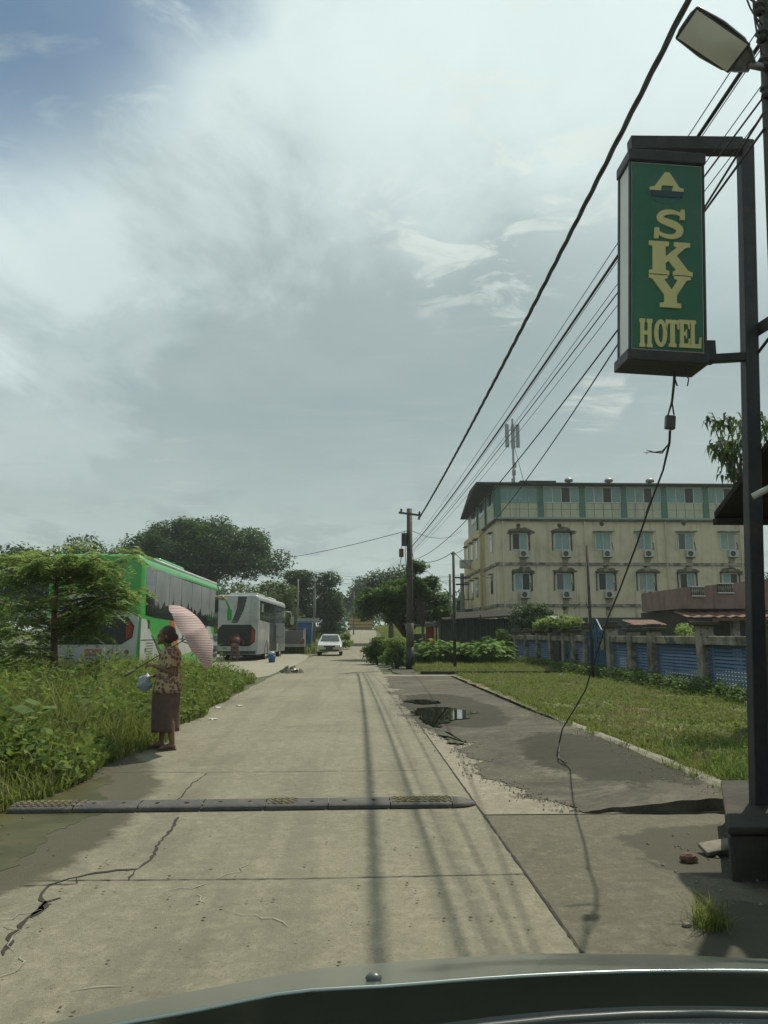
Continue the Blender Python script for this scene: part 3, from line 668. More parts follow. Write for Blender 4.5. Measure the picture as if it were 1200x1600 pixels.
c = np.stack([x+.1*(rng.random(len(x))-.5), y, top*(.35+.7*rng.random(len(x)))], 1)
tag(npmesh('undergrowth', leaves(c, .095, .5, .4, .1), 4, 'weed'), kind='stuff')
x, y = left_pts(3400, y0=7.5); k = vn(x, y, .7, 8) > .12; x, y = x[k], y[k]; top = lh(x, y)*(1+.4*vn(x, y, .7, 2))
c = np.stack([x, y, top*(.7+.4*rng.random(len(x)))], 1)
tag(npmesh('broad_weeds', leaves(c, .13, .7, .6, .1), 4, 'taro'), kind='stuff')
x, y = left_pts(5200); hh = lh(x, y)*(.8+.7*rng.random(len(x)))
blade_mesh('dead_stalks', np.stack([x, y, np.zeros_like(x)], 1), hh, .006+.006*rng.random(len(x)), 'grass_dry', .7)
x = left_edge(np.full(130, 7.6))-.5-1.6*rng.random(130); y = 6.9+2.6*rng.random(130)
tag(npmesh('heart_leaf_vine', leaves(np.stack([x, y, .25+.5*rng.random(130)], 1), .20, .8, .8, .1), 4, 'leaf_mid'), kind='stuff')
# tufts standing above the bank
V = []
for i in range(120):
    y = 8+14*random.random(); x = float(left_edge(np.array([y]))[0])-.3-random.random()*6; z = .75+.5*random.random()
    for k in range(16):
        a = random.random()*6.28; hz = z*(.45+.55*k/16)
        V.append((x+math.cos(a)*.08, y+math.sin(a)*.08, hz))
tag(npmesh('undergrowth', leaves(np.array(V), .15, .28, .4, .2), 4, 'weed'), kind='stuff')
# right verge
def verge(n, x0, x1, y0, y1, z, hmin, hmax, m, pw=1.6, edge=True, name='grass', clump=0.):
    y = y0+(y1-y0)*rng.random(n)**pw; x = x0+(x1-x0)*rng.random(n)
    if edge: x = np.maximum(x, 3.33+.25*np.clip((y-6)/14, 0, 1)+rng.random(n)*.1)
    nn = vn(x, y, .9, 1+len(m)); nn2 = vn(x, y, 3.1, 5)
    k = (nn*1.3+nn2*1.1+rng.random(n)*.35 > -.02-clump); x, y, nn, nn2 = x[k], y[k], nn[k], nn2[k]
    h = (hmin+(hmax-hmin)*rng.random(len(x)))*(1+.7*nn+.5*nn2)
    zz_ = np.array([zg(float(q))+z for q in y]) if y1 > 60 else np.full_like(x, z)
    return blade_mesh(name, np.stack([x, y, zz_], 1), np.clip(h, .02, 1), .006+.006*rng.random(len(x))+y[...]*.0004, m, .8)
M['verge_soil'] = mat('verge_soil', (.15, .135, .08), (.10, .10, .045), .95, scale=1.2, bump=.6, bscale=20, stain=(.20, .17, .11), sscale=.7, sth=(.5, .65))
struct(MB().grid(lambda u, v: (3.3+u*5.2, 5.6+v*21.6, .085+.03*fbm(u*7, v*21)), 20, 60), 'verge', 'verge_soil')
verge(62000, 3.3, 8.3, 6.4, 27, .09, .02, .10, 'grass', clump=-.02)
verge(80000, 3.3, 8.3, 6.5, 27, .09, .02, .09, 'grass_dry', clump=.05)
verge(26000, 2.4, 8.6, 28.6, 37, .02, .08, .28, 'grass', edge=False, pw=1, clump=.4)
verge(9000, 2.4, 8.6, 28.6, 37, .02, .08, .22, 'grass_dry', edge=False, pw=1)
verge(9000, 3.4, 5.6, 6.6, 9.5, .09, .06, .18, 'weed', clump=-.1, name='weeds')
x = 3.5+4.8*rng.random(40000); y = 6.4+21*rng.random(40000)**1.5; k = vn(x, y, 1.1, 3) > -.15; x, y = x[k], y[k]
tag(npmesh('ground_cover', leaves(np.stack([x, y, .09+.12*rng.random(len(x))**2], 1), .042, .6, .5), 4, 'weed'), kind='stuff')
V = []
for i in range(900):
    hx = random.uniform(3.6, 8.2); hy = 6.6+20*random.random()**1.4
    if mnoise.noise(Vector((hx*.8, hy*.8, 5))) < -.05: continue
    hh_ = .06+.16*random.random()**2
    for k in range(14): V.append((hx+random.gauss(0, .05), hy+random.gauss(0, .05), .10+hh_*random.random()))
tag(npmesh('herbs', leaves(np.array(V), .05, .45, .35), 4, 'weed'), kind='stuff')
n = 9000; y = YS+20*rng.random(n)**1.3; x = 3.30+.25*np.clip((y-6)/14, 0, 1)+.10*rng.normal(size=n)+.10*vn(y, y*0, 1.3); k = vn(x, y, 2.2, 9) > -.05
blade_mesh('grass', np.stack([x, y, np.full(n, .10)], 1)[k], (.03+.10*rng.random(n))[k], (.006+.006*rng.random(n))[k], 'grass', .9)
# weeds under the fence
x = 7.4+1.0*rng.random(14000); y = 10+27*rng.random(14000); k = vn(x, y, .8, 7) > -.1; x, y = x[k], y[k]
tag(npmesh('undergrowth', leaves(np.stack([x, y, .1+.38*rng.random(len(x))], 1), .09, .45, .4), 4, 'leaf_mid'), kind='stuff')
# grass at the roadside beyond
verge(16000, -9, -2.2, 60, 120, 0, .4, 1.3, 'grass', edge=False, pw=1, clump=.5)
verge(16000, 1.9, 9, 44, 78, 0, .4, 1.3, 'grass', edge=False, pw=1, clump=.5)
verge(16000, 3.6, 12, 78, 140, 0, .5, 1.6, 'grass', edge=False, pw=1, clump=.5)
# shrubs round the foot of the utility pole and the bright taro patch
def shrub(pxl, pxr, ytop, D, leafm, n, size, label, group, seed, rs=.3, name='shrub'):
    a = P(pxl, ytop, D); b = P(pxr, ytop, D); w = b.x-a.x; h = a.z-zg(D)
    e = empty(name, ((a.x+b.x)/2, D, zg(D)), label=label, cat='bush', group=group)
    npmesh('foliage', cloud(crown_blobs(w-rs, w*.7, h-rs, rs*.6, 14+int(w*6), rs, .4, seed), n, size, flat=.5), 4, leafm, e)
    t = MB(); r = random.Random(seed)
    for k in range(6):
        a_ = r.random()*6.28; t.tube([(0, 0, -.05), (math.cos(a_)*w*.15, math.sin(a_)*w*.15, h*.4), (math.cos(a_)*w*.3, math.sin(a_)*w*.3, h*.75)], [.03, .02, .006], 5)
    t.build('stem', 'bark', e); return e
GS = 'shrubs along the right-hand road edge'
shrub(566, 612, 984, 38, 'leaf_mid', 6500, .10, 'green shrub bulging over the road edge left of the utility pole', GS, 41)
shrub(596, 640, 980, 36, 'leaf_light', 6500, .10, 'light green shrub close behind the left side of the utility pole', GS, 42)
shrub(600, 640, 1000, 33.2, 'leaf_mid', 3500, .08, 'low dark green shrub at the left foot of the utility pole', GS, 43, .2)
shrub(518, 552, 988, 72, 'leaf_light', 3500, .2, 'roadside shrub behind the silver car', None, 44, .4)
shrub(736, 772, 985, 36.0, 'leaf_mid', 6000, .09, 'vine-covered shrub at the far left end of the blue panel fence', None, 45, .26)
shrub(700, 750, 1003, 36.8, 'leaf_mid', 3200, .10, 'low green shrub in front of the dark sheet-metal shed', None, 46, .22)
def taro(x, y, h, n, label, group):
    e = empty('taro_plant', (x, y, 0), label=label, cat='plant', group=group); V = []; t = MB()
    for k in range(n):
        a = random.random()*6.28; l = h*(.25+.4*random.random()); top = Vector((math.cos(a)*l, math.sin(a)*l, h*(.45+.55*random.random())))
        t.tube([(0, 0, 0), (top.x*.4, top.y*.4, top.z*.7), top], [.012, .01, .005], 4)
        d = Vector((math.cos(a), math.sin(a), -.35)).normalized(); s = d.cross(Vector((0, 0, 1))).normalized(); L = .34*(.7+.6*random.random())
        V.append([top-d*L*.25, top+s*L*.34+d*L*.05, top+d*L*.75, top-s*L*.34+d*L*.05])
    t.build('stem', 'weed', e); npmesh('foliage', np.array([[tuple(v) for v in q] for q in V]), 4, 'taro', e)
i_ = 0
for k in range(46):
    px = random.uniform(652, 792); D = random.uniform(35.2, 38.5) if px < 735 else random.uniform(34.5, 36.5); p = P(px, 1000, D)
    taro(p.x, D, .85+.45*random.random(), 17, 'bright broad-leaved plant in the patch before the dark shed', 'bright broad-leaved plants between the poles')

# loose dead leaves and grit on the road
n = 420; x = RL+.2+3.6*rng.random(n); y = 3+14*rng.random(n)**1.6
tag(npmesh('leaf_litter', leaves(np.stack([x, y, np.full(n, ZR+.008)], 1), .022, .7, .97), 4, 'leaf_litter'), kind='stuff')
def pebble_field(n, fx, m, smin, smax, name):
    mb = MB()
    for i in range(n):
        x, y, z = fx(); s = random.uniform(smin, smax)
        o = Vector((x, y, z+s*.3)); vs = [o+Vector((random.uniform(.6, 1)*sx*s, 0, 0)) for sx in (-1, 1)]+[o+Vector((0, random.uniform(.6, 1)*sx*s, 0)) for sx in (-1, 1)]+[o+Vector((0, 0, random.uniform(.4, .8)*sx*s)) for sx in (-1, 1)]
        mb.add(vs, [(0, 2, 4), (2, 1, 4), (1, 3, 4), (3, 0, 4), (2, 0, 5), (1, 2, 5), (3, 1, 5), (0, 3, 5)])
    return tag(mb.build(name, m, fix=False), kind='stuff')
def _edge():
    v = random.random()**1.4*.8; p = apron_fn(0.0001, v); return (p[0]+random.gauss(-.03, .09), p[1], .034)
pebble_field(1500, _edge, 'stone', .004, .016, 'gravel')
pebble_field(500, lambda: (RR+.02+random.random()*1.9, YS+.1+16*random.random()**1.3, .048), 'stone', .003, .009, 'gravel')
pebble_field(500, lambda: (3.05+random.gauss(0, .12), YS+.2+18*random.random()**1.4, zap(3, 8)), 'stone', .004, .014, 'gravel')
pebble_field(500, lambda: (RL-.2+.5*random.random(), 5+20*random.random(), .034), 'stone', .004, .014, 'gravel')
pebble_field(70, lambda: (1.9+random.random()*1.0, 4.3+1.5*random.random(), .022), 'stone', .006, .02, 'rubble')

# small countable debris
def stone(p, s, m, label, cat='stone', sc=(1, .8, .6)):
    mb = MB().ball((0, 0, 0), s, 6, sc); r = random.Random(int(p[0]*100+p[1]*37))
    mb.v = [tuple(c*(1+.25*(r.random()-.5)) for c in v) for v in mb.v]
    o = mb.build('stone' if m != 'brickbit' else 'brick_piece', m); o.location = (p[0], p[1], p[2]+s*.45); return tag(o, label, cat)
q = G(1076, 1347, .022); stone(q, .05, 'brickbit', 'reddish broken brick piece lying on the slab below the step', 'brick', (1.2, .8, .7))
q = G(1128, 1335, .022); o = MB().box(0, 0, 0, .26, .14, .03, rx=.2, ry=-.15).build('concrete_fragment', 'conc_old', bevel=.008); o.location = q+Vector((0, 0, .05)); tag(o, 'flat broken concrete fragment beside the dark block', 'rubble')
q = G(1072, 1448, .022); stone(q, .022, 'stone', 'tiny grey stone near the lower grass tuft')
q = G(1180, 1262, .12); stone(q, .09, 'conc_old', 'mossy rock at the corner of the verge behind the dark block')
for (px, py), lb in (((374, 1103), 'white scrap of litter at the weedy road edge'), ((333, 1124), 'small pale litter scrap near the woman at the road edge'), ((340+0, 1106), 'crumpled pale wrapper just below the first litter scrap'), ((890, 1043), None)):
    if lb is None: continue
    q = G(px, py, ZR); mb = MB().grid(lambda u, v: ((u-.5)*.13, (v-.5)*.10, .012+.03*fbm(u*3, v*3, px)), 4, 4); o = mb.build('litter', 'litter'); o.location = q; tag(o, lb, 'litter')
q = G(1108, 1212+235, .022)
e = MB(); 
# grass tuft by the shelter shadow
P0 = np.stack([q.x+.10*rng.normal(size=160)*.5, q.y+.12*rng.normal(size=160)*.5, np.full(160, .022)], 1)
o = blade_mesh('grass_tuft', P0, .05+.12*rng.random(160), np.full(160, .006), 'grass', .9); del o['kind']; tag(o, 'small grass tuft growing from the slab crack at the shelter shadow', 'grass tuft')
# dusty heap with rag beside the road
q = G(452, 1053)
hp = empty('debris_heap', q, label='low heap of grey sand and rags beside the road before the white bus', cat='debris heap')
MB().grid(lambda u, v: ((u-.5)*1.1, (v-.5)*.7, .2*max(0, 1-((u-.55)*2)**2)*max(0, 1-((v-.5)*2)**2)*(1+1.6*fbm(u*5, v*5))-.01), 24, 18).build('sand', 'cloth_grey', hp, smooth=True)
MB().grid(lambda u, v: (.22+(u-.5)*.25, -.1+(v-.5)*.2, .16+.08*fbm(u*3, v*3, 7)), 6, 6).build('rag', 'litter', hp, smooth=True)

# ------------------------------------------------------------------ yellow building
def yellow_building():
    D = 57.0; X0 = P(778, 900, D).x; X1 = P(1171, 900, D).x
    z1, z2, z3, z4 = 3.62, P(800, 881, D).z, P(800, 811, D).z, P(800, 759, D).z
    b = empty('yellow_building', (X0, D, 0), label='large mould-streaked yellow hotel block with a green glazed top storey and dark roof', cat='building')
    Lx = X1-X0; dp = 15.0
    # local coords: x from corner, y depth, z
    MB().span(0, Lx, 0, dp, -.3, z3).build('wall', 'wall_yellow', b)
    MB().span(-.42, .3, 5.6, dp-.3, -.3, z3-.01).build('side_bay', 'wall_ochre', b)
    MB().span(.05, Lx-.05, .06, dp-.05, z3+.02, z4).build('top_storey', 'tile_panel', b)
    lg = MB()
    for z in (z1, z2): lg.span(-.13, Lx+.13, -.13, -.002, z-.10, z+.10); lg.span(-.13, -.002, -.002, 5.6, z-.1, z+.1); lg.span(-.55, -.423, 5.5, dp, z-.1, z+.1)
    lg.build('ledge', 'mould', b)
    lg = MB().span(-.2, Lx+.2, -.22, .05, z3-.16, z3-.005); lg.span(-.22, .04, .05, dp, z3-.16, z3-.006); lg.build('ledge', 'mould_dark', b)
    MB().span(-.15, Lx+.15, -.16, .055, z3, z3+.13).build('ledge', 'pale_green', b)
    # stepped inward roof with overhang
    zr = z4
    rf = MB(); rf.add([(-1.6, -.7, zr), (Lx+.6, -.7, zr), (Lx+.6, dp+.5, zr+.02), (-.6, dp+.5, zr-.3),
                       (-1.6, -.7, zr+.14), (Lx+.6, -.7, zr+.14), (Lx+.6, dp*.5, zr+1.0), (-.9, dp*.5, zr+1.0), (Lx+.6, dp+.5, zr+.14), (-.6, dp+.5, zr-.16)],
                      [(0, 1, 2, 3), (0, 1, 5, 4), (4, 5, 6, 7), (7, 6, 8, 9), (1, 2, 8, 6, 5), (0, 4, 7, 9, 3), (2, 3, 9, 8)])
    roof = rf.build('roof', 'roof_dark', b)
    MB().span(2.1, 4.9, 1.0, 5, zr+.3, zr+.62).build('roof_hatch', 'roof_dark', roof)
    for px in (892, 955, 1020):
        x = P(px, 750, D).x-X0; v = MB(); v.lathe([(.12, 0), (.12, .2), (.30, .22), (.34, .34), (.26, .46), (.05, .52)], (x, .6, zr+.25), 14); v.build('turbine_vent', 'galv', roof, smooth=True)
    # top storey: pilasters, windows, panel joints
    pil = [0.12]+[P(px, 790, D).x-X0 for px in (845, 910, 975, 1038, 1103, 1160)]
    for x in pil: MB().span(x-.22, x+.22, -.05, .08, z3+.135, z4-.01).build('pilaster', 'green_trim', b)
    pil.append(Lx+.2)
    h = z4-z3; zw0 = z3+h*.52; zw1 = z4-.12
    openp = [None, 2, 2, 2, 2, 2, 1]
    for i in range(6):
        a, c = pil[i]+.24, pil[i+1]-.24
        fr = MB(); fr.span(a, c, .0, .05, zw0-.06, zw0); fr.span(a, c, .0, .05, zw1, zw1+.05)
        for k in range(5):
            x = a+(c-a)*k/4; fr.span(x-.03, x+.03, .002, .052, zw0, zw1)
        w = fr.build('window', 'white_frame' if i else 'pale_green', b)
        for k in range(4):
            dark = (openp[i] == k)
            MB().span(a+(c-a)*k/4+.03, a+(c-a)*(k+1)/4-.03, .03, .055, zw0, zw1).build('pane', 'glass_open' if dark else 'glass_teal', w)
        j = MB()
        for k in range(1, 4): j.span(a+(c-a)*k/4-.012, a+(c-a)*k/4+.012, .045, .056, z3+.14, zw0-.07)
        j.span(a, c, .046, .057, z3+h*.30, z3+h*.30+.02); j.build('panel_joint', 'mould_dark', b)
    # two rows of windows with hoods and air conditioners
    def ragwall(cx, cz, w, hgt, o):              # black growth spreading from the hood
        r = random.Random(int(cx*31+cz*7)); pts = []
        for k in range(40):
            a = 2*math.pi*k/40; q = 1+.35*fbm(math.cos(a)*2+cx, math.sin(a)*2, cz); pts.append((cx+.10+(w*.80)*math.cos(a)*q, cz+hgt*.62+.32*math.sin(a)*q))
        MB().prism(pts, 'y', -.004, .03).build('mould_patch', 'mould_wall', o)
    def win(cx, cz, w, hgt, moss, ac, dark, acdx=.25):
        fr = MB(); t = .05
        for q in (-.5, 0, .5): fr.span(cx+q*w-t/2, cx+q*w+t/2, -.05, .02, cz-hgt/2, cz+hgt/2)
        fr.span(cx-w/2, cx+w/2, -.048, .02, cz+hgt/2, cz+hgt/2+t); fr.span(cx-w/2, cx+w/2, -.048, .02, cz-hgt/2-t, cz-hgt/2)
        r = random.Random(int(cx*17+cz*5)); curtain = lambda: r.choice(['glass_teal', 'glass_teal', 'curtain', 'glass_dark', 'glass_teal2'])
        o = fr.build('window', 'white_frame', b)
        MB().span(cx-w/2+.03, cx-.03, -.02, -.004, cz-hgt/2, cz+hgt/2).build('pane', curtain() if dark != 0 else 'glass_open', o)
        MB().span(cx+.03, cx+w/2-.03, -.021, -.005, cz-hgt/2, cz+hgt/2).build('pane', curtain() if dark != 1 else 'glass_open', o)
        hd = MB().span(cx-w/2-.2, cx+w/2+.25, -.42, -.002, cz+hgt/2+.10, cz+hgt/2+.17); hd.build('hood', 'mould_dark' if moss else 'mould', o)
        for qa, qb in ((cx+w/2+.12, cx+w/2+.22), (cx-w/2-.2, cx-w/2-.12)): MB().span(qa, qb, -.05, -.003, cz-hgt/2-.1, cz+hgt/2+.1).build('reveal', 'mould_dark' if moss else 'wall_yellow', o)
        if moss: ragwall(cx, cz, w, hgt, o)
        if ac:
            az = cz-hgt/2-.37; ax = cx+acdx
            a = MB().span(ax-.35, ax+.35, -.42, -.10, az-.26, az+.26).build('air_conditioner', 'ac_white', b, bevel=.02)
            m_ = MB(); m_.lathe([(.02, 0), (.2, 0), (.2, .01), (.02, .01)], (0, 0, 0), 16, Matrix.Rotation(math.pi/2, 4, 'X')); m_.v = [(v[0]+ax-.08, v[1]-.422, v[2]+az) for v in m_.v]; m_.build('fan_grille', 'mould_dark', a)
            MB().span(ax-.3, ax+.3, -.4, -.01, az-.31, az-.265).build('bracket', 'mould_dark', a)
            n_ = 14; L_ = [(ax-.28+.04*fbm(k, cx), az-.2-k*.085*(1+.4*r.random())) for k in range(n_)]; Q_ = [(ax+.25-.22*k/n_+.06*fbm(k*.7, cx, 4), L_[k][1]) for k in range(n_)]
            MB().prism(L_+Q_[::-1], 'y', -.005, .03).build('drip_stain', 'drip', a)
            MB().tube([(ax+.36, -.2, az+.1), (ax+.5, -.06, az+.3+.3*r.random()), (ax+.42, -.05, az+.9)], .03, 6).build('pipe', 'mould_dark', a)
    for i, px in enumerate((812, 878, 942, 1006, 1071, 1137)):
        x = P(px, 850, D).x-X0; win(x, P(px, 846, D).z, 1.12, 1.18, i < 2, True, 0 if i == 0 else 2)
    for i, px in enumerate((816, 881, 947, 1010, 1074, 1141)):
        x = P(px, 910, D).x-X0; win(x, P(px, 909, D).z, 1.12, 1.18, True, i < 4, (1, 2, 0, 2, 0, 1)[i], .15)
    for (px, py) in ((810, 821), (874, 821), (940, 819), (1068, 818), (1134, 817), (814, 889), (945, 884), (1008, 884), (1074, 883), (1139, 882), (882, 950), (950, 950), (1013, 948)):
        p = P(px, py, D); m_ = MB(); m_.ball((p.x-X0, -.03, p.z), .16, 8, (1, .3, 1)); m_.build('round_vent', 'mould_dark', b, smooth=True)
    for px in (787, 916, 1043, 1160):                      # drain pipes
        x = P(px, 900, D).x-X0; MB().cyl((x, -.16, -.2), (x, -.16, z3), .05, n=8).build('drain_pipe', 'wall_yellow', b)
    # side face windows
    for zc_ in ((z1+z2)/2+.1, (z2+z3)/2+.1):
        for y in (2.4,): 
            o = MB().span(-.03, .01, y-.5, y+.5, zc_-.75, zc_+.75).build('window', 'white_frame', b); MB().span(-.05, -.031, y-.42, y+.42, zc_-.68, zc_+.68).build('pane', 'glass_dark', o)
            MB().span(-.3, -.003, y-.6, y+.6, zc_+.8, zc_+.86).build('hood', 'mould', o)
        for y in (7.0, 9.6, 12.4):
            o = MB().span(-.45, -.41, y-.6, y+.6, zc_-.8, zc_+.8).build('window', 'white_frame', b); MB().span(-.47, -.451, y-.52, y+.52, zc_-.72, zc_+.72).build('pane', 'glass_dark', o)
            MB().span(-.75, -.423, y-.7, y+.7, zc_+.85, zc_+.91).build('hood', 'mould', o)
    for y0 in (.6, 4.8, 9.0):
        MB().span(-.10, .06, y0-.15, y0+.15, z3+.01, z4-.01).build('pilaster', 'green_trim', b)
        o = MB().span(.0, .04, y0+.6, y0+3.6, zw0-.1, zw1).build('window', 'white_frame', b)
        for k in range(3): MB().span(-.015, -.002, y0+.7+k*.97, y0+1.55+k*.97, zw0, zw1-.06).build('pane', 'glass_dark' if k == 1 else 'glass_teal', o)
    # balcony on the side, and base canopy
    bl_ = MB(); bl_.span(-1.5, -.43, 9.0, 12.5, z1-.1, z1)
    for k in range(14): bl_.span(-1.48, -1.44, 9.05+k*.26, 9.09+k*.26, z1, z1+.8)
    bl_.span(-1.5, -1.42, 9.0, 12.5, z1+.8, z1+.86)
    for k in range(5): bl_.span(-1.4+k*.25, -1.36+k*.25, 9.0, 9.05, z1, z1+.8)
    bl_.span(-1.5, -.43, 8.98, 9.05, z1+.8, z1+.86); bl_.build('balcony', 'mould_dark', b)
    MB().box(-.9, 10.8, z2+.95+.0, .9, .8, .7).build('air_conditioner', 'ac_white', b)
    MB().span(-.10, Lx+.05, -.04, -.003, 0, z1-.9).build('plinth', 'shed', b)
    return b
yb_ = yellow_building()
# roof antenna
p = P(803, 752, 59)
an = empty('roof_antenna', (p.x, 59, 12.9), label='grey mobile antenna mast with three panels on the yellow building roof', cat='antenna')
zt = P(803, 655, 59).z-12.9
MB().cyl((0, 0, -.2), (0, 0, zt), .085, n=8).build('mast', 'galv', an)
for dx, dy in ((-.46, 0), (.42, .1), (.1, .4)):
    MB().box(dx, dy, zt-1.35, .30, .16, 1.9).build('antenna_panel', 'galv', an, bevel=.03)
    MB().cyl((0, 0, zt-.9), (dx, dy, zt-.9), .025, n=6).cyl((0, 0, zt-1.8), (dx, dy, zt-1.8), .025, n=6).build('arm', 'steel_dark', an)
for z in (.5, 1.2, 1.8): MB().box(-.12+.1*z, -.1, z, .28, .2, .42).build('radio_box', 'galv', an, bevel=.02)
MB().cyl((0, 0, zt-1.8), (.9, 0, 0), .02, n=6).build('stay', 'steel_dark', an)

# shed, far wall, pink house, rusty roofs ------------------------------------------
D = 43
a = P(700, 1000, D); b_ = P(800, 1000, D)
sh = empty('metal_shed', ((a.x+b_.x)/2, D, 0), label='dark green corrugated sheet shed at the foot of the yellow building', cat='shed')
w = b_.x-a.x; pts = []
nn = 60
mb = MB(); hS = P(750, 967, D).z
mb.grid(lambda u, v: (-w/2+w*u, .04*math.sin(u*nn*2), hS*v), 180, 1); mb.build('sheet_wall', 'shed', sh)
MB().box(0, 2.5, hS/2, w, 4.9, hS).build('shed_body', 'shed', sh)
MB().box(.2, 2.2, hS+.28, w+1.0, 5.6, .08, rx=.08, ry=-.06).build('roof', 'roof_dark', sh)
for x in (-w/2+.2, 0, w/2-.2): MB().cyl((x, -.3, 0), (x, -.3, hS+.2), .05, n=6).build('post', 'steel_dark', sh)
p = P(662, 993, 45); r_ = empty('roadside_stall', (p.x, 45, 0), label='small shaded stall with a red panel seen just right of the utility pole', cat='stall')
MB().span(-.8, .1, 0, .8, 0, 1.5).build('counter', 'shed', r_, bevel=.02); MB().span(.12, .62, -.06, 0, .3, 1.9).build('panel', 'rust_red', r_)
MB().box(0, .4, 2.1, 2.3, 1.6, .06, rx=.1).build('awning', 'galv', r_)
for x in (-1, 1): MB().cyl((x, -.2, 0), (x, -.2, 2.1), .03, n=6).build('post', 'steel_dark', r_)
for i, px in enumerate((682, 690, 699)):
    p = P(px, 1000, 50); o = MB().cyl((0, 0, 0), (.05*i, 0, 3.6+.3*i), .06, n=8); o.cyl((-.5, 0, 2.6), (.5, 0, 2.7), .03, n=6); o = o.build('fence_post', 'steel_dark'); o.location = (p.x, 50, 0)
    tag(o, ('thin dark post with crossbar nearest the stall', 'middle thin dark post with crossbar behind the leafy tree', 'thin dark post with crossbar beside the metal shed')[i], 'post')
yw = empty('yellow_wall', (P(564, 980, 140).x, 141, zg(141)), label='low yellow wall with horizontal bands closing the far end of the road', cat='wall')
MB().span(-2.1, 2.1, 0, .3, 0, P(564, 964, 141).z-zg(141)).build('wall', 'wall_far_yellow', yw)
for z in (.4, 1.0, 1.6, 2.2): MB().span(-2.12, 2.12, -.06, -.003, z, z+.12).build('rail', 'rust_roof', yw)
MB().span(-3.5, 5, -.8, -.3, 0, .25).build('base', 'conc_old', yw)

def pink_house():
    D = 33.0; x0 = P(1070, 950, D).x; x1 = P(1215, 950, D).x; W_ = x1-x0
    e = empty('pink_house', (x0, D, 0), label='low weathered pinkish house with baluster balcony and rusty canopy behind the blue fence', cat='house')
    zt0 = P(1070, 918, D).z; zt1 = P(1180, 905, D).z; zc = P(1070, 955, D).z
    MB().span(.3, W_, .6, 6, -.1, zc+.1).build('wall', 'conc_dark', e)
    up = MB(); up.prism([(0, zc+.12), (W_, zc+.12), (W_, zt1+.05), (1.3, zt0+.12), (0, zt0)], 'y', .25, 5); up.build('upper_storey', 'brick_pink', e)
    for (pa, pb, ya, yb2) in ((1083, 1105, 917, 930), (1124, 1150, 912, 925)):
        A = P(pa, ya, D); B = P(pb, yb2, D); fr = MB(); a0, a1 = A.x-x0, B.x-x0
        fr.span(a0, a1, .15, .245, A.z, A.z+.05); fr.span(a0, a1, .15, .245, B.z-.05, B.z); o = fr.build('baluster_panel', 'white_frame', e)
        for k in range(7):
            x = a0+(a1-a0)*(k+.5)/7; MB().lathe([(.02, 0), (.035, .1), (.05, .18), (.025, .26), (.03, .34)], (x, .2, B.z), 8).build('baluster', 'conc_old', o)
        MB().span(a0, a1, .235, .249, B.z, A.z).build('recess', 'crack', o)
    cp = MB(); cp.grid(lambda u, v: (-.3+u*(W_+.6), -.9+v*1.5, zc-.28+.28*v+.025*math.sin(u*60)+.12*(u*.5)), 120, 2); cp.build('canopy', 'rust_roof', e)
    MB().box(W_/2, -.86, zc-.35, W_+.6, .06, .10, ry=-.02).build('canopy_edge', 'rust_roof', e)
    for x in (.5, 1.9, 3.3): MB().box(x, -.5, (zc-.3)/2, .28, .28, zc-.3).build('column', 'conc_old', e)
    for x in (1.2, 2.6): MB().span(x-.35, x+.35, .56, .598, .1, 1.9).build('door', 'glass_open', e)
pink_house()
for i, (px0, px1, yt, D, lb) in enumerate(((988, 1040, 968, 24.5, 'low rusty tiled roof peeping over the fence right of the blue gate'), (868, 905, 962, 31, 'grey sheet roof just above the fence left of the blue gate'))):
    a = P(px0, yt, D); b_ = P(px1, yt, D); e = empty('low_shed', ((a.x+b_.x)/2, D, 0), label=lb, cat='shed'); w = b_.x-a.x
    MB().grid(lambda u, v: (-w/2+w*u, -.2+v*1.2, a.z-.18+.18*v+.02*abs(math.sin(u*28))), 60, 2).build('roof', 'rust_roof' if i == 0 else 'galv', e)
    MB().span(-w/2+.1, w/2-.1, 0, 1, 0, a.z-.22).build('wall', 'conc_dark', e)

# ------------------------------------------------------------------ blue louvre fence with pillars, and gate
FX = 8.25
fe = empty('panel_fence', (FX, 25, 0), label='old mossy concrete fence with blue louvre panels along the right verge', cat='fence')
def pillar(y, h, w=.32):
    o = MB(); o.span(-w/2, w/2, y-25-w/2, y-25+w/2, 0, h).build('pillar', 'conc_old', fe, bevel=.02)
    MB().span(-w/2-.1, w/2+.1, y-25-w/2-.1, y-25+w/2+.1, h, h+.10).box(0, y-25, h+.15, w, w, .10).build('cap', 'conc_dark', fe, bevel=.02)
ypil = [11.9, 14.9, 18.1, 21.2, 22.8, 24.75, 27.4, 28.9, 30.2, 32.3, 34.6, 37.0, 39.4, 41.8]
for y in ypil: pillar(y, 1.55+(.12 if y in (18.1, 24.75, 27.4) else 0))
for a, c in zip(ypil[:-1], ypil[1:]):
    if a == 24.75: continue
    y0, y1 = a-25+.16, c-25-.16
    MB().span(-.10, .10, y0, y1, 0, .30).build('plinth', 'conc_dark', fe)
    MB().span(-.11, .11, y0, y1, 1.22, 1.42).build('top_rail', 'conc_old', fe, bevel=.02)
    sl = MB()
    for k in range(11): sl.box(0, (y0+y1)/2, .36+k*.082, .012, y1-y0, .062, ry=.55)
    n_ = max(2, int((y1-y0)/.14))
    for k in range(n_): sl.span(.03, .045, y0+(y1-y0)*(k+.5)/n_-.012, y0+(y1-y0)*(k+.5)/n_+.012, .30, 1.22)
    sl.build('louvre_panel', 'blue_slats', fe)
gy0, gy1 = 24.95, 27.2
ga = empty('metal_gate', (FX-.05, (gy0+gy1)/2, 0), label='tall blue sheet-metal double gate with a pointed top in the fence', cat='gate')
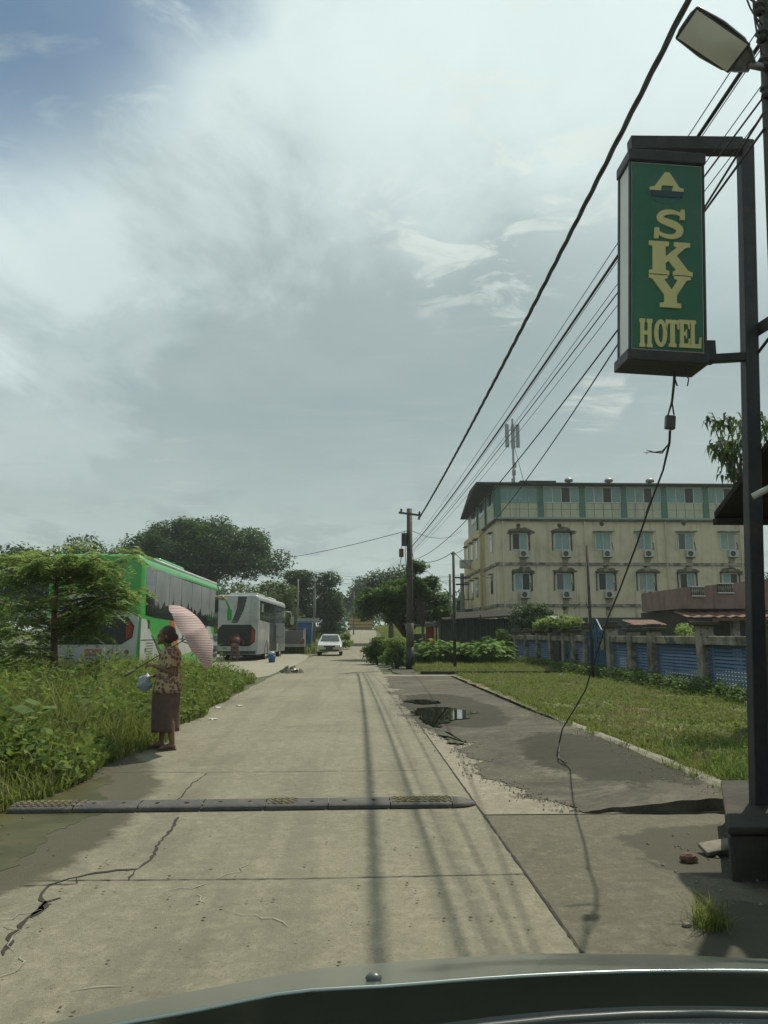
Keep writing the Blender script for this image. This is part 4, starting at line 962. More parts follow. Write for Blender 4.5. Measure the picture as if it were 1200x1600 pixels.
for s in (-1, 1):
    hw = (gy1-gy0)/2-.05; poly = [(s*.03, .06), (s*hw, .06), (s*hw, 1.55), (s*hw*.5, 1.62), (s*.3, 1.78), (s*.03, 1.98)]
    lf = MB().prism(poly, 'x', -.012, .012).build('leaf', 'blue_gate', ga)
    f_ = MB()
    for i in range(len(poly)): 
        a, c = poly[i], poly[(i+1) % len(poly)]; f_.tube([(-.03, a[0], a[1]), (-.03, c[0], c[1])], .022, 6)
    for z in (.5, .95, 1.4): f_.tube([(-.03, s*.03, z), (-.03, s*hw, z)], .016, 6)
    for k in range(1, 5): f_.tube([(-.03, s*hw*k/5, .06), (-.03, s*hw*k/5, 1.55)], .012, 6)
    f_.build('gate_frame', 'blue_gate', lf)
    MB().ball((-.04, s*hw*.55, 1.15), .22, 8, (.1, 1, 1)).build('ornament', 'yellow_worn', lf)
MB().box(FX-.6, 26, .06, 1.3, 2.4, .1).build('step', 'conc_old', None, bevel=.02); tag(bpy.data.objects['step'], 'low concrete threshold slab in front of the blue gate', 'slab')
# creeper on the fence top
bl = [(FX+random.uniform(-.3, .4), 29+random.random()*5, 1.75+random.random()*.35, .35, .5, .2) for k in range(14)]
cre = tag(npmesh('creeper', cloud(bl, 9000, .10, flat=.5), 4, 'leaf_light'), 'bright leafy creeper spilling over the fence top left of the gate', 'creeper')
bl = [(FX-.1+random.uniform(-.3, .3), 40.2+random.random()*2.2, .3+random.random()*1.1, .4, .5, .4) for k in range(12)]
tag(npmesh('creeper', cloud(bl, 8000, .10, flat=.4), 4, 'leaf_mid'), 'dense green creeper burying the far end of the fence', 'creeper')
bl = [(FX+.6+random.uniform(-.2, .2), 19+random.random()*2, 1.35+random.random()*.3, .2, .25, .15) for k in range(6)]
tag(npmesh('creeper', cloud(bl, 1500, .07, flat=.4), 4, 'leaf_light'), 'small leafy potted climber behind the louvre panel right of the gate', 'creeper')

# ------------------------------------------------------------------ poles and wires
def insul(mb, p, s=1.0): mb.lathe([(.02*s, 0), (.045*s, .02*s), (.03*s, .06*s), (.05*s, .08*s), (.02*s, .13*s)], p, 8)
pp = G(641, 1047); ztop = P(641, 795, pp.y).z
up = empty('utility_pole', (pp.x, pp.y, 0), label='tall dark utility pole with crossarm and hanging fuse boxes at the junction', cat='utility pole')
MB().tube([(0, 0, -.2), (0, 0, ztop)], [.155, .115], 14).build('pole', 'pole_wood', up, smooth=True)
MB().tube([(0, 0, .0), (0, 0, .95)], [.19, .18], 14).build('foot_sleeve', 'steel_dark', up, smooth=True)
MB().tube([(0, 0, 1.0), (0, 0, 1.95)], [.165, .16], 14).build('poster', 'cloth_grey', up, smooth=True)
MB().box(0, -.15, ztop-.25, .95, .07, .08, ry=.12).build('crossarm', 'steel_dark', up)
for q_ in ((-.36, -.15, ztop-.16), (.42, -.15, ztop-.28), (.40, -.15, ztop-.50)): i_ = MB(); insul(i_, q_, 1.1); i_.build('insulator', 'crack', up)
MB().box(-.24, -.1, ztop-1.35, .22, .2, .55).build('fuse_box', 'steel_dark', up, bevel=.02)
MB().cyl((-.36, -.1, ztop-2.1), (-.36, -.1, ztop-1.75), .10, n=12).build('meter_can', 'rust_roof', up)
t_ = MB(); t_.tube([(-.2, 0, ztop-1), (-.33, -.1, ztop-1.5), (-.36, -.1, ztop-1.75)], .012, 5); t_.tube([(-.36, -.1, ztop-2.1), (-.5, -.1, ztop-2.9), (-.2, -.1, ztop-3.2)], .015, 5)
t_.tube([(-.12, -.12, ztop-1), (-.2, -.15, ztop-1.9), (-.12, -.1, ztop-3)], .015, 5); t_.tube([(.12, 0, ztop-1.9), (.2, -.1, ztop-2.4), (.12, 0, ztop-2.7)], .012, 5); t_.build('lead', 'wire', up)
pt = Vector((pp.x, pp.y, ztop))
q = G(711, 1048); zz1 = P(711, 862, q.y).z
ip = empty('iron_pole', (q.x, q.y, 0), label='thin dark iron pole standing in the grass right of the utility pole', cat='pole')
MB().tube([(0, 0, -.1), (0, 0, zz1)], [.065, .055], 10).build('pole', 'pole_wood', ip, smooth=True); ipt = Vector((q.x, q.y, zz1))
i_ = MB(); i_.box(0, 0, zz1-.1, .2, .05, .05); i_.build('bracket', 'steel_dark', ip)
q = G(923, 1048); q.y = 24.2; q.x = P(923, 1000, 24.2).x
tp = empty('iron_pole', (q.x, q.y, .05), label='thin dark leaning pole standing beside the blue gate', cat='pole')
MB().tube([(.02, 0, -.1), (0, 0, P(923, 855, 24.2).z)], [.05, .042], 10).build('pole', 'pole_wood', tp, smooth=True)
MB().tube([(-.5, 0, 2.2), (-.3, 0, 2.4), (-.1, 0, 2.42), (0, 0, 2.1)], .012, 5).build('bent_wire', 'wire', tp)
# two poles further away
for (px, yt, D, r0, m, lb, nm) in ((722, 896, 62, .16, 'pole_conc', 'grey utility pole with two crossarms in front of the yellow building side', 'utility_pole'), (703, 897, 75, .12, 'pole_conc', 'short grey pole top above the broad-leaved tree', 'utility_pole')):
    p = P(px, yt, D); e = empty(nm, (p.x, D, zg(D)), label=lb, cat='utility pole'); h = p.z-zg(D)
    MB().tube([(0, 0, 0), (0, 0, h)], [r0*1.3, r0], 10).build('pole', m, e, smooth=True)
    if px == 722:
        for dz, w in ((.35, 1.3), (.9, 1.1), (3.3, 1.9)): MB().box(0, -.15, h-dz, w, .12, .13).build('crossarm', 'steel_dark', e)
        MB().box(-1.0, 0, h-2.9, .4, .3, .5).build('transformer', 'steel_dark', e)
for (px, yt, yb2, D, lb) in ((492, 903, 990, 70, 'pale grey concrete pole rising before the dark trees left of the car'), (466, 905, 990, 66, 'bluish slim pole beside the yellow-green tree'), (553, 925, 985, 105, 'thin distant pole at the left edge of the far road')):
    p = P(px, yt, D); e = empty('street_pole', (p.x, D, zg(D)), label=lb, cat='pole'); h = p.z-zg(D)
    MB().tube([(0, 0, 0), (0, 0, h)], [.15 if px == 492 else .09, .10 if px == 492 else .07], 10).build('pole', 'pole_conc', e, smooth=True)
    if px == 492: MB().box(0, -.1, h-.4, 1.6, .1, .1).build('crossarm', 'steel_dark', e); MB().box(.5, -.1, h-.3, .3, .2, .3).build('fuse_box', 'steel_dark', e)

# near utility pole at the right frame edge
NX, NY = 2.56, 4.4
def nxz(z): return .040*z
npo = empty('utility_pole', (NX, NY, .1), label='near dark utility pole at the right frame edge carrying the street lamp', cat='utility pole')
MB().tube([(0, 0, -.2), (nxz(6.6), 0, 6.6)], [.15, .115], 14).build('pole', 'pole_wood', npo, smooth=True)
MB().box(nxz(6.2), -.12, 6.2, .9, .08, .09).build('crossarm', 'steel_dark', npo)
i_ = MB()
for k, dx in enumerate((-.4, -.2, .2, .35)): i_ = MB(); insul(i_, (nxz(6.2)+dx, -.12, 6.25), 1.1); i_.build('insulator', 'steel_dark', npo)
for k in range(4): i_ = MB(); insul(i_, (nxz(5.2)-.15, -.05, 4.75+k*.2), .8); i_.build('insulator', 'steel_dark', npo)
r = random.Random(2); t_ = MB()
for k in range(6):
    z = 5.0+r.random()*.5; q0 = [Vector((nxz(z)-.1, 0, z)), Vector((nxz(z)-.2-r.random()*.25, -.1, z+r.uniform(-.1, .3))), Vector((nxz(z)-.3+r.random()*.15, -.12, z+.45)), Vector((nxz(z)-.1, 0, z+.65))]
    t_.tube([(q0[0]*(1-t)**3+q0[1]*3*t*(1-t)**2+q0[2]*3*t*t*(1-t)+q0[3]*t**3) for t in [m/10 for m in range(11)]], .006, 5)
t_.build('lead', 'wire', npo)
# street lamp
LP = P(1120, 68, 4.25)
LS = .83
lm = empty('street_lamp', LP, rz=R(8), label='pale grey street lamp head on an arm high at the top right', cat='street lamp')
tl = R(30)
hs = MB(); prof = [(-.30, .07, .03), (-.28, .13, .05), (-.05, .145, .075), (.15, .13, .08), (.25, .09, .07), (.33, .04, .04)]
def lampf(u, v):
    k = u*(len(prof)-1); i = min(int(k), len(prof)-2); f = k-i; x = prof[i][0]*(1-f)+prof[i+1][0]*f; w = prof[i][1]*(1-f)+prof[i+1][1]*f; h = prof[i][2]*(1-f)+prof[i+1][2]*f
    a = math.pi*v; return Vector((x, -w*math.cos(a), h*math.sin(a)**.7))
RM = Matrix.Scale(LS, 4) @ Matrix.Rotation(tl, 4, 'Y') @ Matrix.Rotation(R(-20), 4, 'X')
hs.grid(lampf, 20, 12); hs.v = [tuple(RM @ Vector(v)) for v in hs.v]; hso = hs.build('housing', 'galv', lm, smooth=True, fix=False); hso.modifiers.new('s', 'SOLIDIFY').thickness = .006
ln = MB(); ln.grid(lambda u, v: Vector((-.27+.46*u, (-.11+.22*v), -.012-.035*math.sin(math.pi*u)*math.sin(math.pi*v))), 10, 8); ln.v = [tuple(RM @ Vector(v)) for v in ln.v]; ln.build('lens', 'lamp_lens', lm, smooth=True)
bx_ = MB(); bx_.box(-.04, 0, .0, .5, .24, .02); bx_.v = [tuple(RM @ Vector(v)) for v in bx_.v]; bx_.build('rim', 'steel_dark', lm, bevel=.005)
e1 = RM @ Vector((.30, 0, .02)); tgt = P(1205, 108, NY)-LP; c_, s_ = math.cos(-R(8)), math.sin(-R(8)); tgt = Vector((tgt.x*c_-tgt.y*s_, tgt.x*s_+tgt.y*c_, tgt.z))
MB().tube([e1, e1.lerp(tgt, .5), tgt], .024, 8).build('arm', 'galv', lm, smooth=True)

def wire(a, b, sag, r, label, group=None, name='overhead_wire', n=24):
    a, b = Vector(a), Vector(b); pts = []
    for i in range(n+1):
        t = i/n; p = a.lerp(b, t); p.z -= sag*4*t*(1-t); pts.append(p-a)
    o = MB().tube(pts, r, 6).build(name, 'wire', smooth=True); o.location = a
    return tag(o, label, 'wire', group)
def attach(px, py, D): return P(px, py, D)
# thick twisted cable, over the camera to the junction pole
A = P(654, 811, pp.y); Qn = P(1075, 0, 6.3); kk = (-14-A.y)/(Qn.y-A.y); B = A+(Qn-A)*kk
tw = MB()
for ph in (0, 2.094, 4.189):
    pts = []
    for i in range(700):
        t = i/699; p = A.lerp(B, t); p.z -= .0011*(A.y-p.y)*(p.y-Qn.y); an_ = ph+t*170; pts.append((p.x+.017*math.cos(an_)-A.x, p.y-A.y, p.z+.017*math.sin(an_)-A.z))
    tw.tube(pts, .018, 5)
o = tw.build('power_cable', 'wire', smooth=True); o.location = A; tag(o, 'thick twisted black cable running overhead from the junction pole past the sign', 'cable')
GW = 'overhead wires between the two utility poles'
wl = [(P(1192, 35, NY), (.1, 0, -1.50), .0045, .15), (P(1192, 62, NY), (.1, .05, -1.62), .016, .2), (P(1192, 72, NY), (.1, 0, -1.70), .0038, .2),
      (P(1194, 128, NY), (.14, .05, -1.75), .0038, .2), (P(1194, 150, NY), (.12, 0, -1.84), .007, .2), (P(1195, 175, NY), (.12, 0, -1.92), .0038, .25)]
wn = ['thin wire topmost of the bundle between the utility poles', 'heavier dark wire second of the bundle between the utility poles', 'thin wire just below the heavier one of the bundle',
      'fine wire in the middle of the bundle between the utility poles', 'medium wire second lowest of the bundle between the utility poles', 'lowest fine wire of the bundle between the utility poles']
for (a, d, r0, sg), lb in zip(wl, wn): wire(a, pt+Vector(d), sg, r0, lb, GW)
# wires from behind the sign going further right/higher
wire(P(1195, 200, NY), pt+Vector((.14, 0, -2.2)), .6, .009, 'slack wire sagging lower than the main bundle', GW)
wire(P(1197, 170, NY), ipt+Vector((0, 0, -.1)), .6, .009, 'thin wire running down to the iron pole in the grass')
wire(pt+Vector((.1, 0, -2.2)), ipt, .25, .014, 'drooping cable between the utility pole and the iron pole', n=14)
wire(ipt, P(775, 905, 57), .3, .014, 'cable from the iron pole to the yellow building corner', n=14)
wire(pt+Vector((-.1, 0, -.95)), P(300, 882, 60), .5, .014, 'long service wire from the utility pole leftwards over the buses')
wire(pt+Vector((0, 0, -.9)), P(722, 828, 57), .5, .012, 'wire from the utility pole to the upper corner of the yellow building')
for i, (ya, yb2) in enumerate(((893, 898), (897, 905), (905, 907))):
    wire(P(490, ya, 70), P(724, yb2, 62), .5, .012, 'distant wire crossing the far road between poles', 'distant wires crossing the far road')
wire(P(722, 920, 62), P(640, 870, pp.y), .3, .010, 'thin wire from the junction pole to the far grey pole', n=12)

# ------------------------------------------------------------------ hotel sign
SD = 5.2
fr0 = P(985, 252, SD); fr1 = P(1101, 546, SD)
sx0, sx1, sz1, sz0 = fr0.x, fr1.x, fr0.z, fr1.z
sg = empty('hotel_sign', (sx0, SD, sz0), label='tall green hanging sign box with yellow lettering reading SKY HOTEL', cat='sign')
w = sx1-sx0; h = sz1-sz0; dpt = .24
sbl = P(985, 546, SD); STL = math.atan2(fr0.x-sbl.x, fr0.z-sbl.z); sg.location = sbl; sg.rotation_euler = (0, STL, 0); w = (P(1101, 546, SD)-sbl).length; h = (fr0-sbl).length
MB().span(0, w, .0, dpt, 0, h).build('box', 'sign_white', sg, bevel=.006)
MB().span(.012, w-.012, -.006, -.001, .012, h-.012).build('face_panel', 'sign_green', sg)
MB().span(-.02, w+.02, -.03, dpt+.02, h+.002, h+.09).build('top_cap', 'steel_dark', sg, bevel=.008)
MB().span(-.03, w+.02, -.03, dpt+.03, -.085, -.002).build('bottom_cap', 'steel_dark', sg, bevel=.008)
et = MB()
for x in (-.004, w+.004): et.span(x-.008, x+.008, -.012, .012, 0, h)
et.span(-.010, .010, dpt-.012, dpt+.012, 0, h); et.build('edge_trim', 'steel_dark', sg)
# letters (drawn in a unit box: x 0..1, z 0..1)
def slab(*rects): return rects
def poly_letter(ch):
    s = .30
    if ch == 'K': return [[(0, 0), (.46, 0), (.46, .13), (.38, .15), (.38, .36), (.45, .43), (.62, .17), (.55, .13), (.55, 0), (1, 0), (1, .13), (.90, .17), (.64, .60), (.84, .84), (.95, .87), (.95, 1), (.58, 1), (.58, .88), (.64, .84), (.38, .56), (.38, .85), (.46, .87), (.46, 1), (0, 1), (0, .87), (.08, .85), (.08, .15), (0, .13)]]
    if ch == 'Y': return [[(.26, 0), (.76, 0), (.76, .13), (.66, .15), (.66, .38), (.90, .85), (1, .88), (1, 1), (.60, 1), (.60, .88), (.68, .85), (.54, .55), (.36, .85), (.44, .88), (.44, 1), (0, 1), (0, .88), (.08, .85), (.36, .38), (.36, .15), (.26, .13)]]
    if ch == 'H': return [[(0, 0), (.44, 0), (.44, .12), (.37, .14), (.37, .43), (.63, .43), (.63, .14), (.56, .12), (.56, 0), (1, 0), (1, .12), (.93, .14), (.93, .86), (1, .88), (1, 1), (.56, 1), (.56, .88), (.63, .86), (.63, .58), (.37, .58), (.37, .86), (.44, .88), (.44, 1), (0, 1), (0, .88), (.07, .86), (.07, .14), (0, .12)]]
    if ch == 'T': return [[(.22, 0), (.78, 0), (.78, .12), (.67, .14), (.67, .85), (.82, .85), (.88, .66), (1, .66), (1, 1), (0, 1), (0, .66), (.12, .66), (.18, .85), (.33, .85), (.33, .14), (.22, .12)]]
    if ch == 'E': return [[(0, 0), (.97, 0), (1, .34), (.87, .34), (.80, .15), (.42, .15), (.42, .43), (.58, .43), (.60, .34), (.70, .34), (.70, .66), (.60, .66), (.58, .57), (.42, .57), (.42, .85), (.78, .85), (.84, .68), (.96, .68), (.94, 1), (0, 1), (0, .88), (.08, .86), (.08, .14), (0, .12)]]
    if ch == 'L': return [[(0, 0), (.97, 0), (1, .40), (.86, .40), (.78, .15), (.42, .15), (.42, .86), (.54, .88), (.54, 1), (0, 1), (0, .88), (.08, .86), (.08, .14), (0, .12)]]
def letter(ch, x, z, w_, h_, depth=.012):
    mb = MB(); y0, y1 = -.006-depth, -.0065
    if ch == 'O':
        n = 28; vs = []; fs = []
        for k in range(n):
            a = 2*math.pi*k/n
            for (rx, rz) in ((.5, .5), (.19, .34)):
                for yy in (y0, y1): vs.append((x+w_*(.5+rx*math.cos(a)), yy, z+h_*(.5+rz*math.sin(a))))
        for k in range(n):
            a, b = k*4, ((k+1) % n)*4
            fs += [(a, b, b+2, a+2), (a+1, a+3, b+3, b+1), (a, a+1, b+1, b), (a+2, b+2, b+3, a+3)]
        mb.add(vs, fs); return mb
    if ch == 'S':
        cl = [(.90, .74), (.78, .85), (.58, .90), (.36, .87), (.22, .76), (.25, .63), (.45, .55), (.68, .46), (.80, .33), (.74, .17), (.56, .09), (.34, .11), (.16, .20), (.07, .30)]
        wd = [.06, .09, .12, .14, .15, .17, .19, .19, .17, .16, .12, .11, .09, .05]
        # densify
        L = []; 
        for i in range(len(cl)-1):
            for k in range(4):
                t = k/4; p0 = cl[max(i-1, 0)]; p1 = cl[i]; p2 = cl[i+1]; p3 = cl[min(i+2, len(cl)-1)]
                f = lambda a, b, c, d: .5*((2*b)+(-a+c)*t+(2*a-5*b+4*c-d)*t*t+(-a+3*b-3*c+d)*t**3)
                L.append((f(p0[0], p1[0], p2[0], p3[0]), f(p0[1], p1[1], p2[1], p3[1]), wd[i]*(1-t)+wd[i+1]*t))
        L.append((*cl[-1], wd[-1])); vs = []
        for i, (a, b, ww) in enumerate(L):
            dx = L[min(i+1, len(L)-1)][0]-L[max(i-1, 0)][0]; dz = L[min(i+1, len(L)-1)][1]-L[max(i-1, 0)][1]; q_ = math.hypot(dx, dz)
            nx, nz = -dz/q_, dx/q_
            for sgn in (-1, 1):
                for yy in (y0, y1): vs.append((x+w_*(a+nx*ww*.62*sgn), yy, z+h_*(b+nz*ww*.62*sgn)))
        fs = []
        for i in range(len(L)-1):
            a, b = i*4, i*4+4; fs += [(a, a+2, b+2, b), (a+1, b+1, b+3, a+3), (a, b, b+1, a+1), (a+2, a+3, b+3, b+2)]
        mb.add(vs, fs)
        for poly in ([(.80, .66), (.95, .66), (.95, 1.0), (.84, 1.0), (.82, .88)], [(.03, 0.0), (.15, 0.0), (.18, .12), (.19, .36), (.05, .36)]):
            mb.prism([(x+w_*p[0], z+h_*p[1]) for p in poly], 'y', y0-.001, y1)
        return mb
    for poly in poly_letter(ch): mb.prism([(x+w_*p[0], z+h_*p[1]) for p in poly], 'y', y0, y1)
    return mb
def sgn_px(px, py):
    p = P(px, py, SD)-sbl; c, s_ = math.cos(STL), math.sin(STL); return p.x*c-p.z*s_, p.x*s_+p.z*c
for ch, (xa, ya, xb, yb2) in (('S', (1019, 374, 1071, 330)), ('K', (1013, 430, 1080, 382)), ('Y', (1013, 480, 1078, 433)),
                             ('H', (998, 543, 1018, 500)), ('O', (1021, 543, 1041, 501)), ('T', (1039, 543, 1060, 502)), ('E', (1060, 544, 1077, 502)), ('L', (1077, 545, 1094, 503))):
    a = sgn_px(xa, ya); c = sgn_px(xb, yb2); letter(ch, a[0], a[1], c[0]-a[0], c[1]-a[1]).build('letter', 'sign_yellow', sg)
a = sgn_px(1040, 290); n = 24
rr = .155
MB().prism([(a[0]+rr*math.cos(2*math.pi*k/n), a[1]-.02+rr*.85*math.sin(2*math.pi*k/n)) for k in range(n)], 'y', -.0085, -.0065).build('emblem_disc', 'sign_blue', sg)
MB().prism([(a[0]-.125, a[1]-.05), (a[0]-.125, a[1]-.025), (a[0]-.09, a[1]-.02), (a[0]-.01, a[1]+.10), (a[0]+.025, a[1]+.10), (a[0]+.10, a[1]-.02), (a[0]+.13, a[1]-.025), (a[0]+.13, a[1]-.05), (a[0]+.045, a[1]-.05), (a[0]+.045, a[1]-.028), (a[0]+.055, a[1]-.008), (a[0]-.03, a[1]-.008), (a[0]-.04, a[1]-.028), (a[0]-.04, a[1]-.05)], 'y', -.015, -.0090).build('emblem_letter', 'sign_yellow', sg)
MB().prism([(a[0]-.11, a[1]-.10), (a[0]+.12, a[1]-.10), (a[0]+.13, a[1]-.05), (a[0]-.12, a[1]-.05)], 'y', -.014, -.0106).build('emblem_band', 'sign_slate', sg)
# post and bracket frame
fp = empty('sign_post', (P(1193, 1290, SD).x+.02, SD+.12, 0), label='leaning square steel post with bracket arms holding up the hotel sign', cat='sign post')
ox, oy = fp.location.x, fp.location.y
tpz = P(1165, 232, SD+.12); tpx_, tz_ = tpz.x-ox, tpz.z
def sbeam(mb, a, b, wx, wy):
    a, b = Vector(a), Vector(b); d = (b-a).normalized(); u = Vector((0, 1, 0)); v = d.cross(u).normalized()
    vs = [p+v*sx*wx/2+u*sy*wy/2 for p in (a, b) for sx, sy in ((-1, -1), (1, -1), (1, 1), (-1, 1))]
    return mb.add(vs, [(0, 1, 2, 3), (7, 6, 5, 4), (0, 4, 5, 1), (1, 5, 6, 2), (2, 6, 7, 3), (3, 7, 4, 0)])
MBp = MB(); sbeam(MBp, (0, 0, -.1), (tpx_, 0, tz_+.055), .10, .09); MBp.build('post', 'steel_dark', fp, bevel=.006)
ta = P(982, 232, SD+.12); mb = MB(); sbeam(mb, (tpx_-.05, -.02, tz_), (ta.x-ox, -.02, ta.z+.01), .11, .10); mb.build('arm', 'steel_dark', fp, bevel=.006)
ba = P(1104, 562, SD+.12); bb = P(1172, 558, SD+.12); mb = MB(); sbeam(mb, (bb.x-ox, -.01, bb.z), (ba.x-ox, -.01, ba.z), .06, .06); mb.build('arm', 'steel_dark', fp, bevel=.004)
mb = MB(); mb.box(ba.x-ox-.01, -.01, ba.z+.05, .12, .10, .16); mb.build('bracket', 'steel_dark', fp, bevel=.006)
ca = P(1180, 518, SD+.12); mb = MB(); sbeam(mb, (ca.x-ox, .0, ca.z), (ca.x-ox+.12, NY-oy, ca.z+.02), .09, .06); sbeam(mb, (ca.x-ox-.02, .0, ca.z-.2), (ca.x-ox+.12, NY-oy, ca.z+.25), .02, .02); mb.build('tie_bar', 'steel_dark', fp)
# hanging cable with junction box
cb0 = P(1056, 572, SD+.1); bxp = P(1047, 660, 5.8)
cab = empty('hanging_cable', cb0, label='frayed black cable with a dark junction box dangling from the sign to the path', cat='cable')
def rel(px, py, D): return P(px, py, D)-cb0
mb = MB(); mb.tube([(0, 0, .03), rel(1053, 600, 5.45), rel(1050, 628, 5.62), rel(1044, 648, 5.78)], [.012, .010, .009, .006], 6); mb.tube([rel(1050, 628, 5.62), rel(1053, 648, 5.78)], .006, 6)
mb.tube([rel(1054, 590, 5.32), rel(1058, 603, 5.31)], .006, 5)
mb.tube([rel(1073, 571, 5.3), rel(1070, 583, 5.3), rel(1076, 592, 5.3), rel(1074, 603, 5.3)], .005, 5)
mb.tube([rel(1047, 672, 5.82), rel(1046, 692, 5.9), rel(1036, 735, 6.05), rel(1015, 790, 6.3), rel(995, 850, 6.7), rel(968, 922, 7.2), rel(950, 965, 7.6), rel(936, 1010, 7.95), rel(924, 1048, 8.3), rel(915, 1078, 8.6), rel(895, 1112, 8.9), rel(879, 1138, 9.2), rel(874, 1160, 9.7), G(873, 1185, .11)-cb0, G(885, 1192, .11)-cb0], [.010]*2+[.008]*13, 6)
for k in range(4):
    mb.tube([rel(1046, 692, 5.9), rel(1035, 704+k*1.5, 5.88), rel(1022-3*k, 706, 5.86), rel(1010-k*2+(k % 2)*6, 703+k*2, 5.84)], .003, 4)
mb.build('cord', 'wire', cab)
MB().box(*(bxp-cb0), .080, .05, .115, ry=.10).build('junction_box', 'plastic_black', cab, bevel=.012)
MB().box(*(rel(1014, 792, 6.3)), .02, .02, .12, ry=.4).build('splice', 'wire', cab, bevel=.004)

# ------------------------------------------------------------------ shelter at the right edge
SH = Vector((2.92, 6.085, 0))
e = empty('shelter', SH, label='dark lean-to shelter whose low roof corner juts in behind the sign post', cat='shelter')
rf = MB(); x0, x1 = 0, 3.2; zl = P(1116, 810, 6.085).z
def rp(x, t): return (x, -t*2.9, zl+t*1.25)
rf.add([rp(x0, 0), rp(x1, 0), rp(x1, 1), rp(x0, 1)]+[(p[0], p[1], p[2]+.05) for p in (rp(x0, 0), rp(x1, 0), rp(x1, 1), rp(x0, 1))], [(3, 2, 1, 0), (4, 5, 6, 7), (0, 1, 5, 4), (1, 2, 6, 5), (2, 3, 7, 6), (3, 0, 4, 7)])
rf.build('roof', 'roof_dark', e)
MB().span(0, 3.2, -.04, .03, zl-.05, zl-.002).build('eave_board', 'roof_dark', e)
MB().span(.62, .78, -.25, -.1, 0, zl+.0).span(.62, .78, -2.6, -2.45, 0, zl+1.0).build('post', 'conc_dark', e, bevel=.01)
MB().span(.85, 3.0, -2.4, -.2, 0, zl-.02).build('wall', 'conc_dark', e)
gp = P(1176, 776, 5.1); g2 = P(1215, 756, 5.0)
gt = MB().cyl(gp-SH, g2-SH, .022, n=10).build('gutter_pipe', 'white_frame', e, smooth=True)
c0 = G(1144, 1384); zb_ = P(1141, 1292, c0.y).z
bk = empty('concrete_block', (c0.x, c0.y, 0), label='low dark mossy concrete block at the lower right beside the step', cat='block')
MB().prism([(0, 0), (1.9, 0), (1.9, 1.45), (.66, 1.45)], 'z', -.05, zb_-.05).build('body', 'conc_dark', bk, bevel=.03)
MB().prism([(-.01, -.01), (1.9, -.01), (1.9, 1.46), (.65, 1.46)], 'z', zb_-.047, zb_).build('capping', 'conc_dark', bk, bevel=.015)

# ------------------------------------------------------------------ buses
def rounded(W_, z0, z1, rt, n=5):
    """cross-section (x, z) of a bus body with rounded roof shoulders"""
    p = [(-W_/2, z0), (W_/2, z0)]
    for k in range(n+1):
        a = math.pi/2*k/n; p.append((W_/2-rt+rt*math.cos(a), z1-rt+rt*math.sin(a)*1.0))
    for k in range(n+1):
        a = math.pi/2+math.pi/2*k/n; p.append((-W_/2+rt+rt*math.cos(a), z1-rt+rt*math.sin(a)))
    return p
def bus_body(mb, W_, L, z0, z1, rt, rc=.22):
    sec = rounded(W_, z0, z1, rt); n = len(sec); rings = []
    def ring(y, k, kz): return [(x*k, y, z0+(z-z0)*kz) for x, z in sec]
    N_ = 5; ks = []
    for i in range(N_+1):
        a = math.pi/2*i/N_; ks.append((rc-rc*math.sin(a), 1-(rc*(1-math.sin(a+.0)) if 0 else (1-math.cos(math.pi/2-a))*0)))
    prof = [(0, .945, .975), (.03, .97, .985), (.08, .985, .993), (.16, .996, .998), (.28, 1, 1), (L-.55, 1, 1), (L-.3, .99, .985), (L-.12, .96, .96), (L, .90, .93)]
    for y, k, kz in prof: rings += ring(y, k, kz)
    m = len(prof); fs = []
    for i in range(m-1):
        for k in range(n): fs.append((i*n+k, i*n+(k+1) % n, (i+1)*n+(k+1) % n, (i+1)*n+k))
    fs += [tuple(range(n)), tuple((m-1)*n+k for k in range(n))[::-1]]
    return mb.add(rings, fs)
def side_poly(poly, x, t=.006):                            # polygon (y, z) lying on the right flank
    return MB().prism(poly, 'x', x-.02, x+t)
def rear_poly(poly, y0=0.0, t=.012): return MB().prism(poly, 'y', y0-t, y0+.03)
def wheel(e, x, y, r=.5, w=.28, s=1):
    t = MB(); Rt = Matrix.Rotation(math.pi/2, 4, 'Y')
    t.lathe([(r*.6, -w/2), (r*.93, -w/2), (r, -w/2+.05), (r, w/2-.05), (r*.93, w/2), (r*.6, w/2)], (x, y, r), 24, Rt); wh = t.build('wheel', 'tyre', e, smooth=False)
    t = MB(); t.lathe([(0.01, w/2-.06), (.10, w/2-.03), (.22, w/2-.06), (r*.5, w/2-.08), (r*.62, w/2-.005)], (x, y, r), 20, Rt if s > 0 else Matrix.Rotation(-math.pi/2, 4, 'Y')); t.build('rim', 'galv', wh)
    return wh
